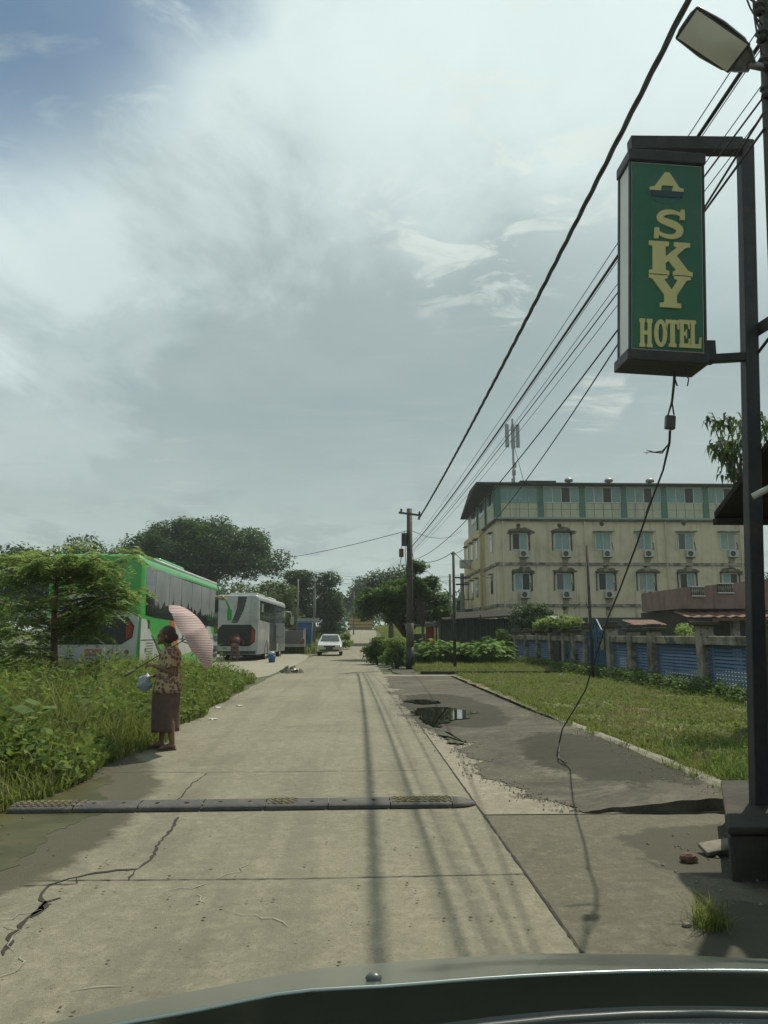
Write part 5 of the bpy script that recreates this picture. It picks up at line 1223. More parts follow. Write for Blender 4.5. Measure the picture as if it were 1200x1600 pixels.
def green_bus():
    Wd, L, H = 2.5, 12.2, 3.62; z0 = .38; X = Wd/2
    e = empty('green_bus', (-5.72-Wd/2, 20.9, 0), rz=R(.3), label='bright green coach with white rear swoosh and silver-filmed windows parked behind the weeds', cat='bus')
    bus_body(MB(), Wd, L, z0, H, .26).build('body', 'green_paint', e, smooth=False, bevel=.02)
    # roof: silver edge strip and AC pod
    MB().tube([(X-.10, .5, H-.06), (X-.10, L-.5, H-.06)], .07, 8).build('roof_strip', 'white_paint', e, smooth=True)
    MB().box(.15, 4.6, H+.06, 1.7, 3.4, .22).build('roof_unit', 'green_paint', e, bevel=.08, seg=4)
    MB().box(.2, 9.6, H+.07, 1.1, .9, .2).build('roof_hatch', 'rust_roof', e, bevel=.05)
    # side windows
    zt, zb = H-.30, 1.98
    band = side_poly([(.45, zb), (1.4, zb-.05), (L-.75, zb-.22), (L-.35, zb+.3), (L-.55, zt-.05), (.35, zt)], X, .004).build('window_band', 'glass_dark', e)
    xs_ = [1.38, 3.1, 4.8, 6.5, 8.2, 9.9, 11.35]
    for i, (a, c) in enumerate(zip(xs_[:-1], xs_[1:])):
        r = random.Random(i+3); lo = zb-.05-.02*i; poly = [(a+.03, zt-.06), (c-.03, zt-.06)]
        n = 9; base = [(c-.03-(c-a-.06)*k/n, lo+.28+.22*r.random()*(1 if k % 3 else 1.9)) for k in range(n+1)]
        side_poly(poly+base, X+.004, .004).build('sun_film', 'film', band)
    for a in (.62, .88, 1.12): MB().span(X, X+.012, a-.02, a+.02, zb+.1, zt-.75).build('window_divider', 'dark_paint', band)
    # lower flank livery
    side_poly([(.05, z0+.02), (2.9, z0+.02), (1.5, 1.25), (.55, 1.86), (.05, 1.90)], X, .007).build('white_swoosh', 'white_paint', e)
    l_ = MB()
    for k in range(9): l_.span(X+.008, X+.014, .65, 1.35-.0*k, .62+k*.075, .645+k*.075)
    l_.build('louvre', 'galv', e)
    side_poly([(3.3, zb-.1), (3.85, zb-.1), (4.75, z0+.4), (4.3, z0+.4)], X, .008).build('orange_stripe', 'orange_paint', e)
    side_poly([(3.9, zb-.12), (6.2, zb-.14), (7.2, z0+.5), (4.95, z0+.4)], X, .007).build('white_swoosh', 'white_paint', e)
    side_poly([(1.1, 1.45), (1.35, 1.40), (3.2, z0+.25), (2.7, z0+.25)], X, .009).build('dark_stripe', 'dark_paint', e)
    side_poly([(8.7, zb-.2), (9.2, zb-.2), (10.3, z0+.5), (9.8, z0+.5)], X, .008).build('orange_stripe', 'orange_paint', e)
    side_poly([(9.3, zb-.2), (10.2, zb-.2), (11.6, z0+.5), (10.4, z0+.5)], X, .0075).build('white_swoosh', 'white_paint', e)
    MB().span(X, X+.012, 6.8, 7.9, z0+.6, zb-.15).build('luggage_door', 'dark_paint', e); MB().span(X, X+.011, 4.9, 5.6, 1.55, 1.85).build('vent', 'dark_paint', e)
    MB().span(X, X+.012, 11.1, 11.95, .55, 3.0).build('door', 'glass_dark', e)
    MB().span(X, X+.010, .1, L-.2, 1.30, 1.325).build('seam', 'dark_paint', e)
    MB().span(X+.0, X+.012, .72, .92, 1.62, 1.86).build('fuel_cap', 'dark_paint', e)
    for y in (2.95, 9.1): wheel(e, X-.14, y, .5); wheel(e, -X+.14, y, .5, s=-1)
    # rear face
    MB().prism([(-1.02, 2.55), (-.9, 3.35), (.9, 3.35), (1.02, 2.55), (.92, 2.42), (-.92, 2.42)], 'y', -.004, .03).build('rear_panel', 'green_paint', e)
    rear_poly([(-1.16, .40), (1.16, .40), (1.20, 1.90), (1.0, 2.02), (.45, 2.10), (-.45, 2.10), (-1.0, 2.02), (-1.18, 1.90)], 0, .02).build('rear_bumper', 'white_paint', e, bevel=.01)
    rear_poly([(-1.0, 2.0), (-.66, 2.50), (-.2, 2.64), (.2, 2.64), (.62, 2.50), (.96, 2.12), (.94, 2.0), (-.86, 1.98)], 0, .016).build('rear_arch', 'white_paint', e)
    rear_poly([(-.9, 2.10), (.86, 2.10), (.92, 2.17), (-.9, 2.18)], 0, .022).build('arch_line', 'dark_paint', e)
    rear_poly([(-1.05, 1.34), (-.9, 1.20), (.78, 1.20), (1.06, 1.38), (1.10, 1.68), (.92, 1.93), (-.95, 1.93), (-1.10, 1.72)], 0, .028).build('engine_grille', 'dark_paint', e)
    for s in (-1, 1): rear_poly([(s*.90, 1.32), (s*1.02, 1.40), (s*1.06, 1.66), (s*.94, 1.84), (s*.88, 1.6)], 0, .034).build('tail_light', 'red_lens', e)
    rear_poly([(-.17, .90), (.27, .90), (.27, 1.08), (-.17, 1.08)], 0, .03).build('number_plate', 'plate_orange', e)
    pl = MB()
    for k in range(6): pl.span(-.13+k*.065, -.09+k*.065, -.034, -.029, .94, 1.04)
    pl.build('plate_characters', 'bag', e)
    for x in (-.65, .52): rear_poly([(x-.006, .47), (x+.006, .47), (x+.06, 1.18), (x+.048, 1.18)], 0, .024).build('seam', 'dark_paint', e)
    for s in (-1, 1): MB().ball((s*.93, -.02, 1.0), .06, 8, (1, .3, 1)).build('reflector', 'red_lens', e)
    o = MB()
    o.tube([(.42, -.006, 2.45), (.66, -.006, 2.75), (.72, -.006, 3.35)], .018, 6); o.tube([(-.6, -.006, 2.5), (-.72, -.006, 2.9), (-.7, -.006, 3.3)], .018, 6); o.build('orange_line', 'orange_paint', e)
    # mirror at front
    mr = MB().tube([(X-.1, L-.2, 3.0), (X+.25, L+.1, 2.95), (X+.42, L+.2, 2.5)], .05, 8).build('mirror_arm', 'green_paint', e, smooth=True)
    MB().box(X+.42, L+.2, 2.3, .22, .1, .5).build('mirror', 'green_paint', mr, bevel=.05); MB().ball((X+.12, L+.02, 3.0), .1, 8).build('lamp', 'orange_paint', mr)
    MB().box(0, L*.5, .42, Wd-.4, L-1.2, .3).build('underframe', 'tyre', e)
green_bus()
def white_bus():
    Wd, L, H = 2.5, 11.8, 3.72; z0 = .36; X = Wd/2
    rc = P(405, 930, 44.0)
    e = empty('white_bus', (rc.x-X, 44.2, 0), rz=R(-2.3), label='dirty white coach with an open engine bay and dark stripe parked beyond the green one', cat='bus')
    bus_body(MB(), Wd, L, z0, H, .24).build('body', 'grey_paint', e, bevel=.02)
    MB().box(0, 3.2, H+.07, 1.7, 2.8, .24).build('roof_unit', 'grey_paint', e, bevel=.09, seg=4); MB().box(0, 8.2, H+.07, 1.7, 2.6, .24).build('roof_unit', 'grey_paint', e, bevel=.09, seg=4)
    rear_poly([(.05, H-.12), (.55, H-.12), (.40, 2.9), (.05, 2.12), (-.30, 2.12), (-.02, 2.9)], 0, .01).build('dark_stripe', 'dark_paint', e)
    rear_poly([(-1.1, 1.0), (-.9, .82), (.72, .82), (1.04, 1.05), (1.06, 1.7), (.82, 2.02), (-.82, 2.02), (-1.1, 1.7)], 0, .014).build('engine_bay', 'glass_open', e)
    r = MB()
    for k in range(10): r.box(-.7+.15*k, -.03, 1.0+.09*(k % 5), .22, .08, .2, ry=.4*k)
    r.build('engine', 'steel_dark', e)
    rear_poly([(.74, .95), (1.0, 1.1), (1.02, 1.65), (.86, 1.85), (.86, 1.3)], 0, .03).build('tail_light', 'red_lens', e)
    rear_poly([(-1.1, .40), (1.1, .40), (1.1, .55), (-1.1, .55)], 0, .03).build('bumper', 'steel_dark', e)
    r = MB(); r.span(-.9, .9, -.012, -.004, 2.2, 2.22); r.span(.15, .85, -.012, -.004, 2.7, 2.72); r.build('seam', 'galv', e)
    zt, zb = H-.32, 2.25
    band = side_poly([(.35, zb+.03), (L-.3, zb-.25), (L-.4, zt-.06), (.3, zt)], X, .004).build('window_band', 'glass_dark', e)
    for y in (1.7, 3.9, 6.1, 8.3, 10.3): MB().span(X+.004, X+.012, y-.03, y+.03, zb-.1, zt-.05).build('window_divider', 'dark_paint', band)
    MB().span(X+.004, X+.014, .8, 1.5, 2.75, 3.25).build('sticker', 'galv', band)
    # flank with chrome-like reflective panels, open luggage door
    side_poly([(.2, z0), (2.2, z0), (2.9, 2.1), (.25, 2.1)], X, .006).build('chrome_panel', 'film', e)
    side_poly([(8.4, z0+.1), (L-.4, z0+.1), (L-.3, 1.9), (7.6, 2.0)], X, .006).build('chrome_panel', 'film', e)
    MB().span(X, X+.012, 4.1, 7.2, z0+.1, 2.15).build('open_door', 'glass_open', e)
    MB().box(X+.28, 6.9, 1.55, .55, .05, 1.3, rz=.1).build('door_leaf', 'grey_paint', e)
    for y in (2.9, 8.9): wheel(e, X-.14, y, .5); wheel(e, -X+.14, y, .5, s=-1)
    for y in (2.9, 8.9):
        MB().lathe([(.56, 0), (.64, 0), (.64, .02), (.56, .02)], (X, y, .5), 20, Matrix.Rotation(math.pi/2, 4, 'Y')).build('wheel_arch', 'dark_paint', e)
    mr = MB().tube([(X-.1, L-.1, 3.1), (X+.3, L+.2, 3.05), (X+.42, L+.25, 2.6)], .05, 8).build('mirror_arm', 'grey_paint', e, smooth=True); MB().box(X+.42, L+.25, 2.45, .24, .12, .55).build('mirror', 'grey_paint', mr, bevel=.05)
    MB().box(0, L*.5, .42, Wd-.4, L-1.2, .3).build('underframe', 'tyre', e)
white_bus()

# ------------------------------------------------------------------ cars
def silver_car():
    p = G(515, 1024.5, ZR)
    e = empty('silver_car', (p.x, 55.5, ZR), label='silver estate car driving towards the camera on the left of the road', cat='car')
    W_ = 1.70; X = W_/2                                   # nose towards -y
    prof = [(-2.15, .30), (-2.18, .62), (-2.05, .72), (-1.1, .95), (-.35, 1.40), (.2, 1.47), (1.6, 1.45), (2.1, 1.1), (2.2, .6), (2.15, .28)]
    low_ = [(-2.15, .28), (-2.20, .62), (-2.05, .74), (-1.15, .96), (2.12, .98), (2.2, .6), (2.15, .26)]
    def loft(prof_, w_of):
        vs = []; n = len(prof_); secs = (-1, -.93, -.7, 0, .7, .93, 1); k_ = (.93, .985, 1, 1.0, 1, .985, .93)
        for s, k in zip(secs, k_): vs += [(s*w_of(z), y*k, z if z < .5 else z*(1-.03*(1-k)/.07)) for y, z in prof_]
        fs = [(i*n+j, (i+1)*n+j, (i+1)*n+(j+1) % n, i*n+(j+1) % n) for i in range(6) for j in range(n)]+[tuple(range(n))[::-1], tuple(6*n+j for j in range(n))]
        return MB().add(vs, fs)
    loft(low_, lambda z: X).build('body', 'silver_paint', e, smooth=False, bevel=.02)
    cab_ = [(-1.12, .94), (-.32, 1.40), (.2, 1.47), (1.55, 1.45), (2.02, .96)]
    loft(cab_, lambda z: X-.02-.24*(max(0, z-.94)/.53)).build('cabin', 'silver_paint', e)
    ws = MB(); ws.add([(-.68, -1.115, .975), (.68, -1.115, .975), (.53, -.40, 1.375), (-.53, -.40, 1.375)], [(0, 1, 2, 3)]); ws.v = [(a, b-.02, c+.012) for a, b, c in ws.v]; ws.build('windscreen', 'glass_dark', e)
    sh_ = MB(); sh_.box(.25, -.77, 1.20, .5, .02, .12, rx=-.5); sh_.build('sun_shade', 'film', e)
    for s in (-1, 1):
        MB().add([(s*(X-.035), -.85, 1.0), (s*(X-.035), 1.7, 1.0), (s*(X-.195), 1.45, 1.36), (s*(X-.195), -.25, 1.36)], [(0, 1, 2, 3)]).build('side_window', 'glass_dark', e)
        MB().box(s*(X-.28), -2.13, .66, .38, .12, .15, rz=s*.25).build('headlight', 'lamp_lens', e, bevel=.03)
        MB().box(s*(X+.08), -.75, 1.0, .18, .08, .13).build('side_mirror', 'silver_paint', e, bevel=.03)
        for y in (-1.35, 1.35): wheel(e, s*(X-.10), y, .31, .19, s)
        MB().box(s*(X-.3), -2.19, .38, .2, .04, .1).build('fog_light', 'dark_paint', e)
    MB().box(0, -2.19, .64, .78, .06, .12).build('grille', 'dark_paint', e, bevel=.01); MB().box(0, -2.205, .36, 1.0, .04, .13).build('air_intake', 'dark_paint', e)
    MB().box(0, -2.235, .50, .5, .015, .13).build('number_plate', 'dark_paint', e)
    MB().tube([(-.5, -.35, 1.52), (-.5, 1.4, 1.52)], .02, 6).tube([(.5, -.35, 1.52), (.5, 1.4, 1.52)], .02, 6).tube([(-.5, -.2, 1.53), (.5, -.2, 1.53)], .02, 6).build('roof_rack', 'dark_paint', e)
silver_car()
def pickup():
    p = P(463, 1015, 60)
    e = empty('pickup_truck', (p.x-.35, 60, 0), rz=R(0), label='old grey open-backed pickup parked beyond the white bus', cat='pickup truck')
    MB().span(-.95, .95, 0, 2.2, .5, 1.15).build('cargo_bed', 'cloth_grey', e, bevel=.03)
    MB().prism([(2.2, .5), (4.4, .5), (4.3, 1.05), (3.6, 1.1), (3.2, 1.75), (2.2, 1.78)], 'x', -.85, .85).build('cab', 'galv', e, bevel=.04)
    fr = MB()
    for x in (-.9, .9):
        for y in (.05, 1.1, 2.15): fr.cyl((x, y, 1.15), (x, y, 1.9), .03, n=6)
        fr.cyl((x, .05, 1.9), (x, 2.15, 1.9), .03, n=6)
    fr.build('canopy_frame', 'white_frame', e); MB().box(0, 1.1, 1.95, 1.95, 2.3, .06).build('canopy', 'cloth_grey', e, bevel=.02)
    MB().span(-.95, .95, -.06, -.002, .55, .75).build('tailboard', 'galv', e)
    for s in (-1, 1):
        for y in (.9, 3.5): wheel(e, s*.82, y, .33, .2, s)
        MB().span(s*.78-.08, s*.78+.08, -.03, .0, .8, 1.0).build('tail_light', 'red_lens', e)
pickup()
p = P(476, 1000, 63); b_ = empty('blue_booth', (p.x, 63, 0), label='narrow blue roadside booth with a pale sign board on top', cat='booth')
hB = P(476, 968, 63).z
MB().span(-.55, .55, 0, 1.1, 0, hB-.2).build('cabin', 'booth_blue', b_, bevel=.02); MB().span(-.6, 1.1, -.15, .1, hB-.25, hB+.1).build('sign_board', 'galv', b_); MB().span(-.35, .2, -.03, -.002, 1.1, 1.8).build('window', 'glass_dark', b_)
MB().box(.0, .5, hB-.17, 1.4, 1.4, .05).build('roof', 'booth_blue', b_)
p = P(425, 1018, 41.5); b_ = empty('bucket', (p.x, 41.5, 0.012), label='dark blue bucket with pale cloth on top beside the white bus', cat='bucket')
MB().lathe([(.0, 0), (.16, 0), (.21, .4), (.2, .4), (.15, .02)], (0, 0, 0), 16).build('pail', 'booth_blue', b_, smooth=True)
mb = MB().ball((0, 0, .46), .2, 8, (1, 1, .6)); mb.v = [(v[0]*(1+.3*fbm(v[0]*9, v[1]*9)), v[1], v[2]) for v in mb.v]; mb.build('cloth', 'bag', b_, smooth=True)
p = P(537, 985, 95); e = empty('white_car', (p.x-1.2, 95, zg(95)), label='small white car parked far off under the trees left of the road', cat='car')
MB().prism([(-2, .3), (-2.05, .75), (-1.1, .9), (-.5, 1.4), (1.2, 1.42), (1.9, .95), (2.05, .35)], 'y', -.8, .8).build('body', 'white_paint', e, bevel=.05)
MB().prism([(-.95, .92), (-.45, 1.33), (1.1, 1.35), (1.6, .95)], 'y', -.81, .81).build('side_window', 'glass_dark', e)
for x in (-1.3, 1.3): MB().lathe([(.01, -.08), (.31, -.08), (.31, .08), (.01, .08)], (x, -.75, .31), 14, Matrix.Rotation(math.pi/2, 4, 'X')).build('wheel', 'tyre', e)

# ------------------------------------------------------------------ people
def skin_body(mb, parent, name='body', vox=.007, m='skin'):
    o = mb.build(name, m, parent, smooth=True, fix=False)
    r_ = o.modifiers.new('remesh', 'REMESH'); r_.mode = 'VOXEL'; r_.voxel_size = vox; r_.use_smooth_shade = True
    s_ = o.modifiers.new('smooth', 'SMOOTH'); s_.factor = .5; s_.iterations = 3
    return o
def hand(mb, wrist, fwd, up, grip=.9, side=1):
    """palm, four unequal curled fingers and a thumb from the palm's side"""
    f = Vector(fwd).normalized(); u = Vector(up).normalized(); s = f.cross(u).normalized()*side; wv = Vector(wrist)
    for k in (-.026, -.009, .009, .024): mb.capsule(wv+s*k*.6, wv+f*.075+s*k, .014, .011, 6)
    for k, L in ((-.030, .062), (-.010, .074), (.010, .070), (.029, .055)):
        p0 = wv+f*.078+s*k; p1 = p0+(f*math.cos(grip*.8)-u*math.sin(grip*.8))*L*.5; p2 = p1+(f*math.cos(grip*2)-u*math.sin(grip*2))*L*.5
        mb.capsule(p0, p1, .0088, .0082, 6); mb.capsule(p1, p2, .0082, .0068, 6)
    p0 = wv+f*.022-s*.028; p1 = p0-s*.020+f*.030-u*.012; p2 = p1+f*.026+s*.010-u*.022
    mb.capsule(p0, p1, .012, .0098, 6); mb.capsule(p1, p2, .0098, .0075, 6)
def loft(parent, name, m, secs, n=28, fold=0.0, freq=7, cap=False, thick=.006):
    """secs: (cx, cy, cz, rx, ry)"""
    vs = []
    for (cx, cy, cz, rx, ry) in secs:
        for k in range(n):
            a = 2*math.pi*k/n; q = 1+fold*math.sin(a*freq+cz*4)*(.4+.6*((secs[0][2]-cz)/(secs[0][2]-secs[-1][2]+1e-6)))
            vs.append((cx+rx*q*math.cos(a), cy+ry*q*math.sin(a), cz))
    fs = [(i*n+k, i*n+(k+1) % n, (i+1)*n+(k+1) % n, (i+1)*n+k) for i in range(len(secs)-1) for k in range(n)]
    o = MB().add(vs, fs).build(name, m, parent, smooth=True); t_ = o.modifiers.new('s', 'SOLIDIFY'); t_.thickness = thick
    return o
WX, WY = G(276, 1163).x, 10.1
wo_ = empty('person', (WX, WY, .03), rz=R(6), label='woman in floral blouse and dark long skirt standing by the road under an umbrella', cat='person')
b = MB()
hip = Vector((.0, 0, .82)); chest = Vector((.02, 0, 1.14)); neck = Vector((.0, 0, 1.28)); head = Vector((-.045, 0, 1.41))
b.capsule(hip, chest, .125, .115, 10); b.capsule(chest+Vector((0, -.09, .03)), chest+Vector((0, .09, .03)), .075, .075, 8)
b.capsule(neck-Vector((0, 0, .06)), head-Vector((-.01, 0, .04)), .048, .046, 8)
b.ball(head+Vector((.01, 0, .02)), .1, 12, (.98, .78, 1.02)); b.ball(head+Vector((-.055, 0, -.055)), .055, 10, (.85, .85, .9))   # skull, jaw
b.capsule(head+Vector((-.088, 0, .012)), head+Vector((-.103, 0, -.020)), .009, .013, 6)                                      # nose
b.ball(head+Vector((-.095, 0, -.058)), .018, 6, (.7, 1.2, .5)); b.ball(head+Vector((-.083, 0, -.092)), .024, 6)               # lips, chin
for s in (-1, 1):
    b.ball(head+Vector((.015, s*.080, -.01)), .028, 8, (.7, .35, 1.1)); b.ball(head+Vector((-.083, s*.030, .018)), .014, 6)     # ear, brow
    # legs
kn = [(Vector((.02, -.085, .46)), Vector((.10, -.09, .09))), (Vector((-.05, .085, .46)), Vector((-.055, .09, .09)))]
for i, (k_, an_) in enumerate(kn):
    hp_ = Vector((0, -.085 if i == 0 else .085, .80)); b.capsule(hp_, k_, .088, .058, 8); b.capsule(k_, k_.lerp(an_, .35)+Vector((.018, 0, 0)), .056, .054, 8); b.capsule(k_.lerp(an_, .35)+Vector((.018, 0, 0)), an_, .053, .034, 8)
    b.capsule(an_+Vector((.015, 0, -.045)), an_+Vector((-.02, 0, -.03)), .032, .036, 8); b.capsule(an_+Vector((-.02, 0, -.035)), an_+Vector((-.125, -.01, -.058)), .036, .024, 8)
    for t in range(5): b.capsule(an_+Vector((-.12, -.032+.016*t, -.064)), an_+Vector((-.155+.006*t, -.034+.017*t, -.068)), .010 if t else .013, .008, 6)
# arms
sL = Vector((.02, -.165, 1.20)); eL = Vector((.075, -.205, .97)); hL = Vector((-.155, -.13, 1.035))
b.capsule(sL, eL, .047, .038, 8); b.capsule(eL, eL.lerp(hL, .35), .039, .038, 8); b.capsule(eL.lerp(hL, .35), hL, .037, .024, 8)
sR = Vector((.02, .165, 1.20)); eR = Vector((.02, .20, .96)); hR = Vector((-.18, .05, .90))
b.capsule(sR, eR, .047, .038, 8); b.capsule(eR, eR.lerp(hR, .35), .039, .037, 8); b.capsule(eR.lerp(hR, .35), hR, .036, .024, 8)
hand(b, hL, (-.9, .25, .25), (.3, -.2, .9), 1.0, 1); hand(b, hR, (-.8, -.35, -.1), (0, 0, 1), .9, -1)
skin_body(b, wo_)
hb = MB(); hb.ball(head+Vector((.028, 0, .030)), .105, 12, (.95, .86, 1.0)); hb.ball(head+Vector((.105, 0, -.02)), .055, 10, (1, 1, .95)); hb.ball(head+Vector((.04, 0, -.045)), .085, 10, (.8, .95, .7))
skin_body(hb, wo_, 'hair', .008, 'hair')
ey = MB()
for s in (-1, 1): ey.ball(head+Vector((-.093, s*.031, .002)), .009, 6, (.5, 1.3, .6))
ey.build('eyes', 'hair', wo_)
bl_o = loft(wo_, 'blouse', 'floral', [(.015, 0, 1.275, .06, .075), (.02, 0, 1.255, .09, .12), (.02, 0, 1.215, .125, .175), (.02, 0, 1.12, .145, .18), (.01, 0, 1.0, .145, .165), (.01, 0, .88, .16, .175), (.005, 0, .76, .175, .19), (.005, 0, .70, .185, .195)], fold=.06, freq=6)
for s_, e_ in ((sL, eL), (sR, eR)):
    d = e_-s_; mb = MB().tube([s_+Vector((0, 0, .035)), s_.lerp(e_, .3), s_.lerp(e_, .72), s_.lerp(e_, .80)], [.062, .068, .070, .072], 16, caps=False); o = mb.build('sleeve', 'floral', wo_, smooth=True); o.modifiers.new('s', 'SOLIDIFY').thickness = .005
loft(wo_, 'skirt', 'longyi', [(.0, 0, .86, .14, .155), (.0, 0, .74, .168, .18), (-.01, 0, .60, .172, .18), (-.01, 0, .42, .170, .17), (-.01, 0, .27, .168, .165), (-.012, 0, .22, .17, .165)], fold=.085, freq=5)
for k_, an_ in kn:
    mb = MB(); c_ = an_+Vector((-.05, 0, -.083)); pts = [(c_.x+.125*math.cos(t)*(1 if math.cos(t) < 0 else .85), c_.y+.048*math.sin(t)) for t in [2*math.pi*q/18 for q in range(18)]]
    mb.prism(pts, 'z', c_.z-.003, c_.z+.014); mb.tube([(c_.x-.06, c_.y-.045, c_.z+.012), (c_.x-.05, c_.y, c_.z+.05), (c_.x-.06, c_.y+.045, c_.z+.012)], .007, 6); mb.build('slipper', 'slipper', wo_)
# umbrella, held in the near hand
hw = wo_.location+Vector((hL.x-.07, hL.y+.02, hL.z-.02))
ua = Vector((.83, .10, .53)).normalized()
rim_c = Vector((WX+.26, WY-.08, .03+1.39)); hd_ = rim_c-ua*.60
um = empty('umbrella', hd_, label='pink and maroon striped umbrella tilted back over the woman\'s shoulder', cat='umbrella')
Q = ua.to_track_quat('Z', 'Y').to_matrix().to_4x4()
Rr, dp_ = .48, .24; nr = 8
def canopy(u, v):
    a = 2*math.pi*v; k = a*nr/(2*math.pi); f = k-math.floor(k); r = Rr*math.sin(u*1.30)/math.sin(1.30); z = dp_*(math.cos(u*1.30)-math.cos(1.30))/(1-math.cos(1.30))
    sag = 1-.075*math.sin(math.pi*f)*u; return Q @ Vector((r*math.cos(a)*sag, r*math.sin(a)*sag, .60+z-.02*math.sin(math.pi*f)*u))
co_u = MB().grid(canopy, 12, 64).build('canopy', 'umbrella', um, smooth=True)
rb = MB()
for k in range(nr):
    rb.tube([canopy(u/8, k/nr)-ua*.006 for u in range(9)], .004, 4); a_ = 2*math.pi*k/nr; rb.tube([Q @ Vector((0, 0, .50)), canopy(.55, k/nr)-ua*.01], .003, 4)
rb.build('ribs', 'steel_dark', um)
MB().tube([Q @ Vector((0, 0, -.22)), Q @ Vector((0, 0, .92))], .006, 8).build('shaft', 'steel_dark', um); MB().tube([Q @ Vector((0, 0, -.30)), Q @ Vector((0, 0, -.16))], .014, 8).build('handle', 'plastic_black', um, smooth=True)
# bag carried in the far hand
bp = wo_.location+Vector((-.27, -.04, .88)); bg_ = empty('carrier_bag', bp, label='small bluish plastic bag held in front of the woman', cat='bag')
mb = MB().ball((0, 0, -.06), .095, 18, (.8, .6, 1.15)); mb.v = [(v[0]*(1+.5*fbm(v[0]*22, v[2]*16, 2))*(1.15-1.6*max(0, v[2]+.02)), v[1]*(1+.5*fbm(v[2]*18, v[0]*20, 3)), v[2]+.03*fbm(v[0]*20, v[1]*20)) for v in mb.v]; mb.build('sack', 'bag', bg_, smooth=True)
MB().tube([(-.03, 0, .03), (0, 0, .09), (.03, 0, .03)], .005, 6).build('handle', 'bag', bg_)

# mechanic bent into the engine bay
mp = P(366, 1010, 42.6)
me_ = empty('person', (mp.x, 42.9, 0.012), rz=R(0), label='person in a red checked shirt bending into the open engine bay of the white bus', cat='person')
b = MB(); hip = Vector((0, -.1, .92)); chs = Vector((0, .32, 1.28)); hdp = Vector((0, .62, 1.38))
b.capsule(hip+Vector((-.08, 0, 0)), hip+Vector((.08, 0, 0)), .14, .14, 8); b.capsule(hip, chs, .15, .16, 8); b.capsule(chs+Vector((-.14, 0, 0)), chs+Vector((.14, 0, 0)), .10, .10, 8); b.capsule(chs, hdp, .06, .055, 8); b.ball(hdp+Vector((0, .06, 0)), .105, 10, (.8, 1, .95))
for s in (-1, 1):
    kn_ = Vector((s*.14, .02, .5)); an_ = Vector((s*.16, -.12, .08)); b.capsule(hip+Vector((s*.1, 0, -.03)), kn_, .10, .065, 8); b.capsule(kn_, an_, .062, .04, 8); b.capsule(an_+Vector((0, 0, -.03)), an_+Vector((0, .17, -.05)), .04, .03, 8)
    sh_ = chs+Vector((s*.19, .02, .02)); el_ = Vector((s*.40, .38, 1.0)); wr = Vector((s*.34, .66, 1.12)); b.capsule(sh_, el_, .055, .045, 8); b.capsule(el_, wr, .042, .028, 8); hand(b, wr, (0, 1, 0), (0, 0, 1), .7, s)
skin_body(b, me_, vox=.011)
hr = MB().ball(hdp+Vector((0, .05, .02)), .112, 10, (.84, 1, .98)); hr.build('hair', 'hair', me_, smooth=True)
sh = MB(); sh.tube([hip+Vector((0, -.04, -.02)), hip.lerp(chs, .5), chs+Vector((0, .02, .0)), chs+Vector((0, .13, .05))], [.19, .20, .22, .10], 18)
sh.v = [(v[0]*1.2, v[1], v[2]) for v in sh.v]
for s in (-1, 1): sh.tube([chs+Vector((s*.14, .0, .03)), chs+Vector((s*.24, .05, -.06)), Vector((s*.40, .37, 1.02))], [.10, .085, .07], 12)
sh.build('shirt', 'plaid', me_, smooth=True)
tr_ = MB()
for s in (-1, 1): tr_.tube([hip+Vector((s*.09, 0, .02)), Vector((s*.14, .02, .5)), Vector((s*.16, -.12, .12))], [.14, .095, .075], 14)
tr_.build('trousers', 'longyi', me_, smooth=True)

# ------------------------------------------------------------------ the car carrying the camera: bonnet, scuttle, dashboard
CX = .42
oc = empty('own_car', (CX, 1.3, 0), label='grey-green bonnet and dark scuttle of the car along the bottom edge', cat='car')
def yrear(x): return 1.148-.2*x*x
def yfront(x): return float(np.interp(abs(x), [0, .3, .58, .78, .87, .95], [1.93, 1.90, 1.81, 1.64, 1.48, 1.22]))
def bonnet(u, v):
    x = -.95+1.9*u; yr = yrear(x); yf = yfront(x); y = yr+(yf-yr)*v
    z = .985-.331*(y-1.148)-.078*(x/.95)**2-.03*v**6
    z += .007*math.exp(-((abs(x)-.50)/.09)**2)*(1-v*.5)
    return (x, y-1.3, z)
MB().grid(bonnet, 60, 24).build('bonnet', 'hood', oc, smooth=True)
def skirt(u, v):
    p = bonnet(u, 1.0); a = (u-.5)*math.pi; return (p[0]+.03*math.sin(a)*math.sin(v*1.5), p[1]+.04*math.cos(a)*math.sin(v*1.5), p[2]-.35*v*v-.01*v)
MB().grid(skirt, 60, 8).build('nose', 'hood', oc, smooth=True)
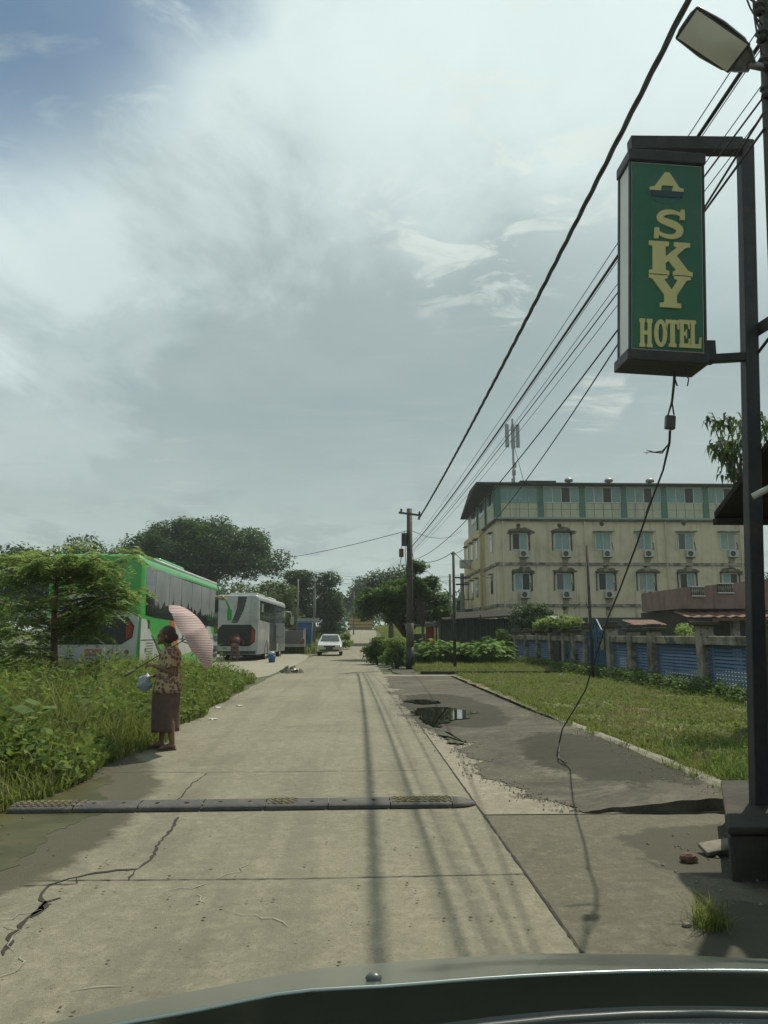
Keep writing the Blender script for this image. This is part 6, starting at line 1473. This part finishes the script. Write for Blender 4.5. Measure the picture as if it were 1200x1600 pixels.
for s in (-1, 1): MB().grid(lambda u, v: (s*(.95+.03*math.sin(v*1.5)), .97-1.3-.7+.95*u, .985+.0*u-.331*max(0, (.27+.95*u-1.148))-.078-.35*v*v), 10, 8).build('wing', 'hood', oc, smooth=True)
MB().tube([bonnet(k/40, 0) for k in range(2, 39)], .003, 6).build('bonnet_edge', 'hood', oc, smooth=True)
def scut(u, v):
    x = -.93+1.86*u; yr = yrear(x)-1.3; return (x, yr-.01-.20*v, .945-.07*(x/.86)**2-.05*math.sin(math.pi*v)+.03*v)
MB().grid(scut, 40, 10).build('scuttle', 'plastic_black', oc, smooth=True)
wp = MB(); wp.tube([(x_, yrear(x_)-1.3-.10-.03*x_, .955-.07*(x_/.86)**2) for x_ in [-.55+.1*k for k in range(11)]], .009, 6); wp.build('wiper', 'plastic_black', oc, smooth=True)
wp = MB(); wp.tube([(x_, yrear(x_)-1.3-.055, .955-.07*(x_/.86)**2) for x_ in [-.35+.1*k for k in range(11)]], .005, 6); wp.build('seal', 'plastic_black', oc, smooth=True)
def dashf(u, v):
    x = -.93+1.86*u; return (x, yrear(x)-1.3-.215-.45*v, .985-.07*(x/.86)**2+.03*math.sin(v*math.pi)+.004*fbm(x*9, v*9))
MB().grid(dashf, 40, 12).build('dashboard', 'dash', oc, smooth=True)
q = P(583, 1522, 1.0); 
for dx in (0, .62):
    xl = P(583, 1520, 1.25).x-CX+dx; v_ = .13; u_ = (xl+.95)/1.9; bp_ = bonnet(u_, v_)
    MB().ball((bp_[0], bp_[1], bp_[2]+.004), .0095, 8, (1.3, 1.0, .8)).build('washer_nozzle', 'plastic_black', oc, smooth=True)

# ------------------------------------------------------------------ moist air
hz = MB().span(-260, 320, -70, 260, -1.2, 26).build('haze', 'ground'); hz.data.materials.clear(); tag(hz, kind='stuff')
hm = bpy.data.materials.new('haze'); hm.use_nodes = True; t = hm.node_tree; t.nodes.clear()
pv = N(t, 'ShaderNodeVolumePrincipled'); pv.inputs['Color'].default_value = (.80, .90, .88, 1); pv.inputs['Density'].default_value = .0007; pv.inputs['Anisotropy'].default_value = .6
om = N(t, 'ShaderNodeOutputMaterial'); t.links.new(pv.outputs[0], om.inputs['Volume']); hz.data.materials.append(hm)
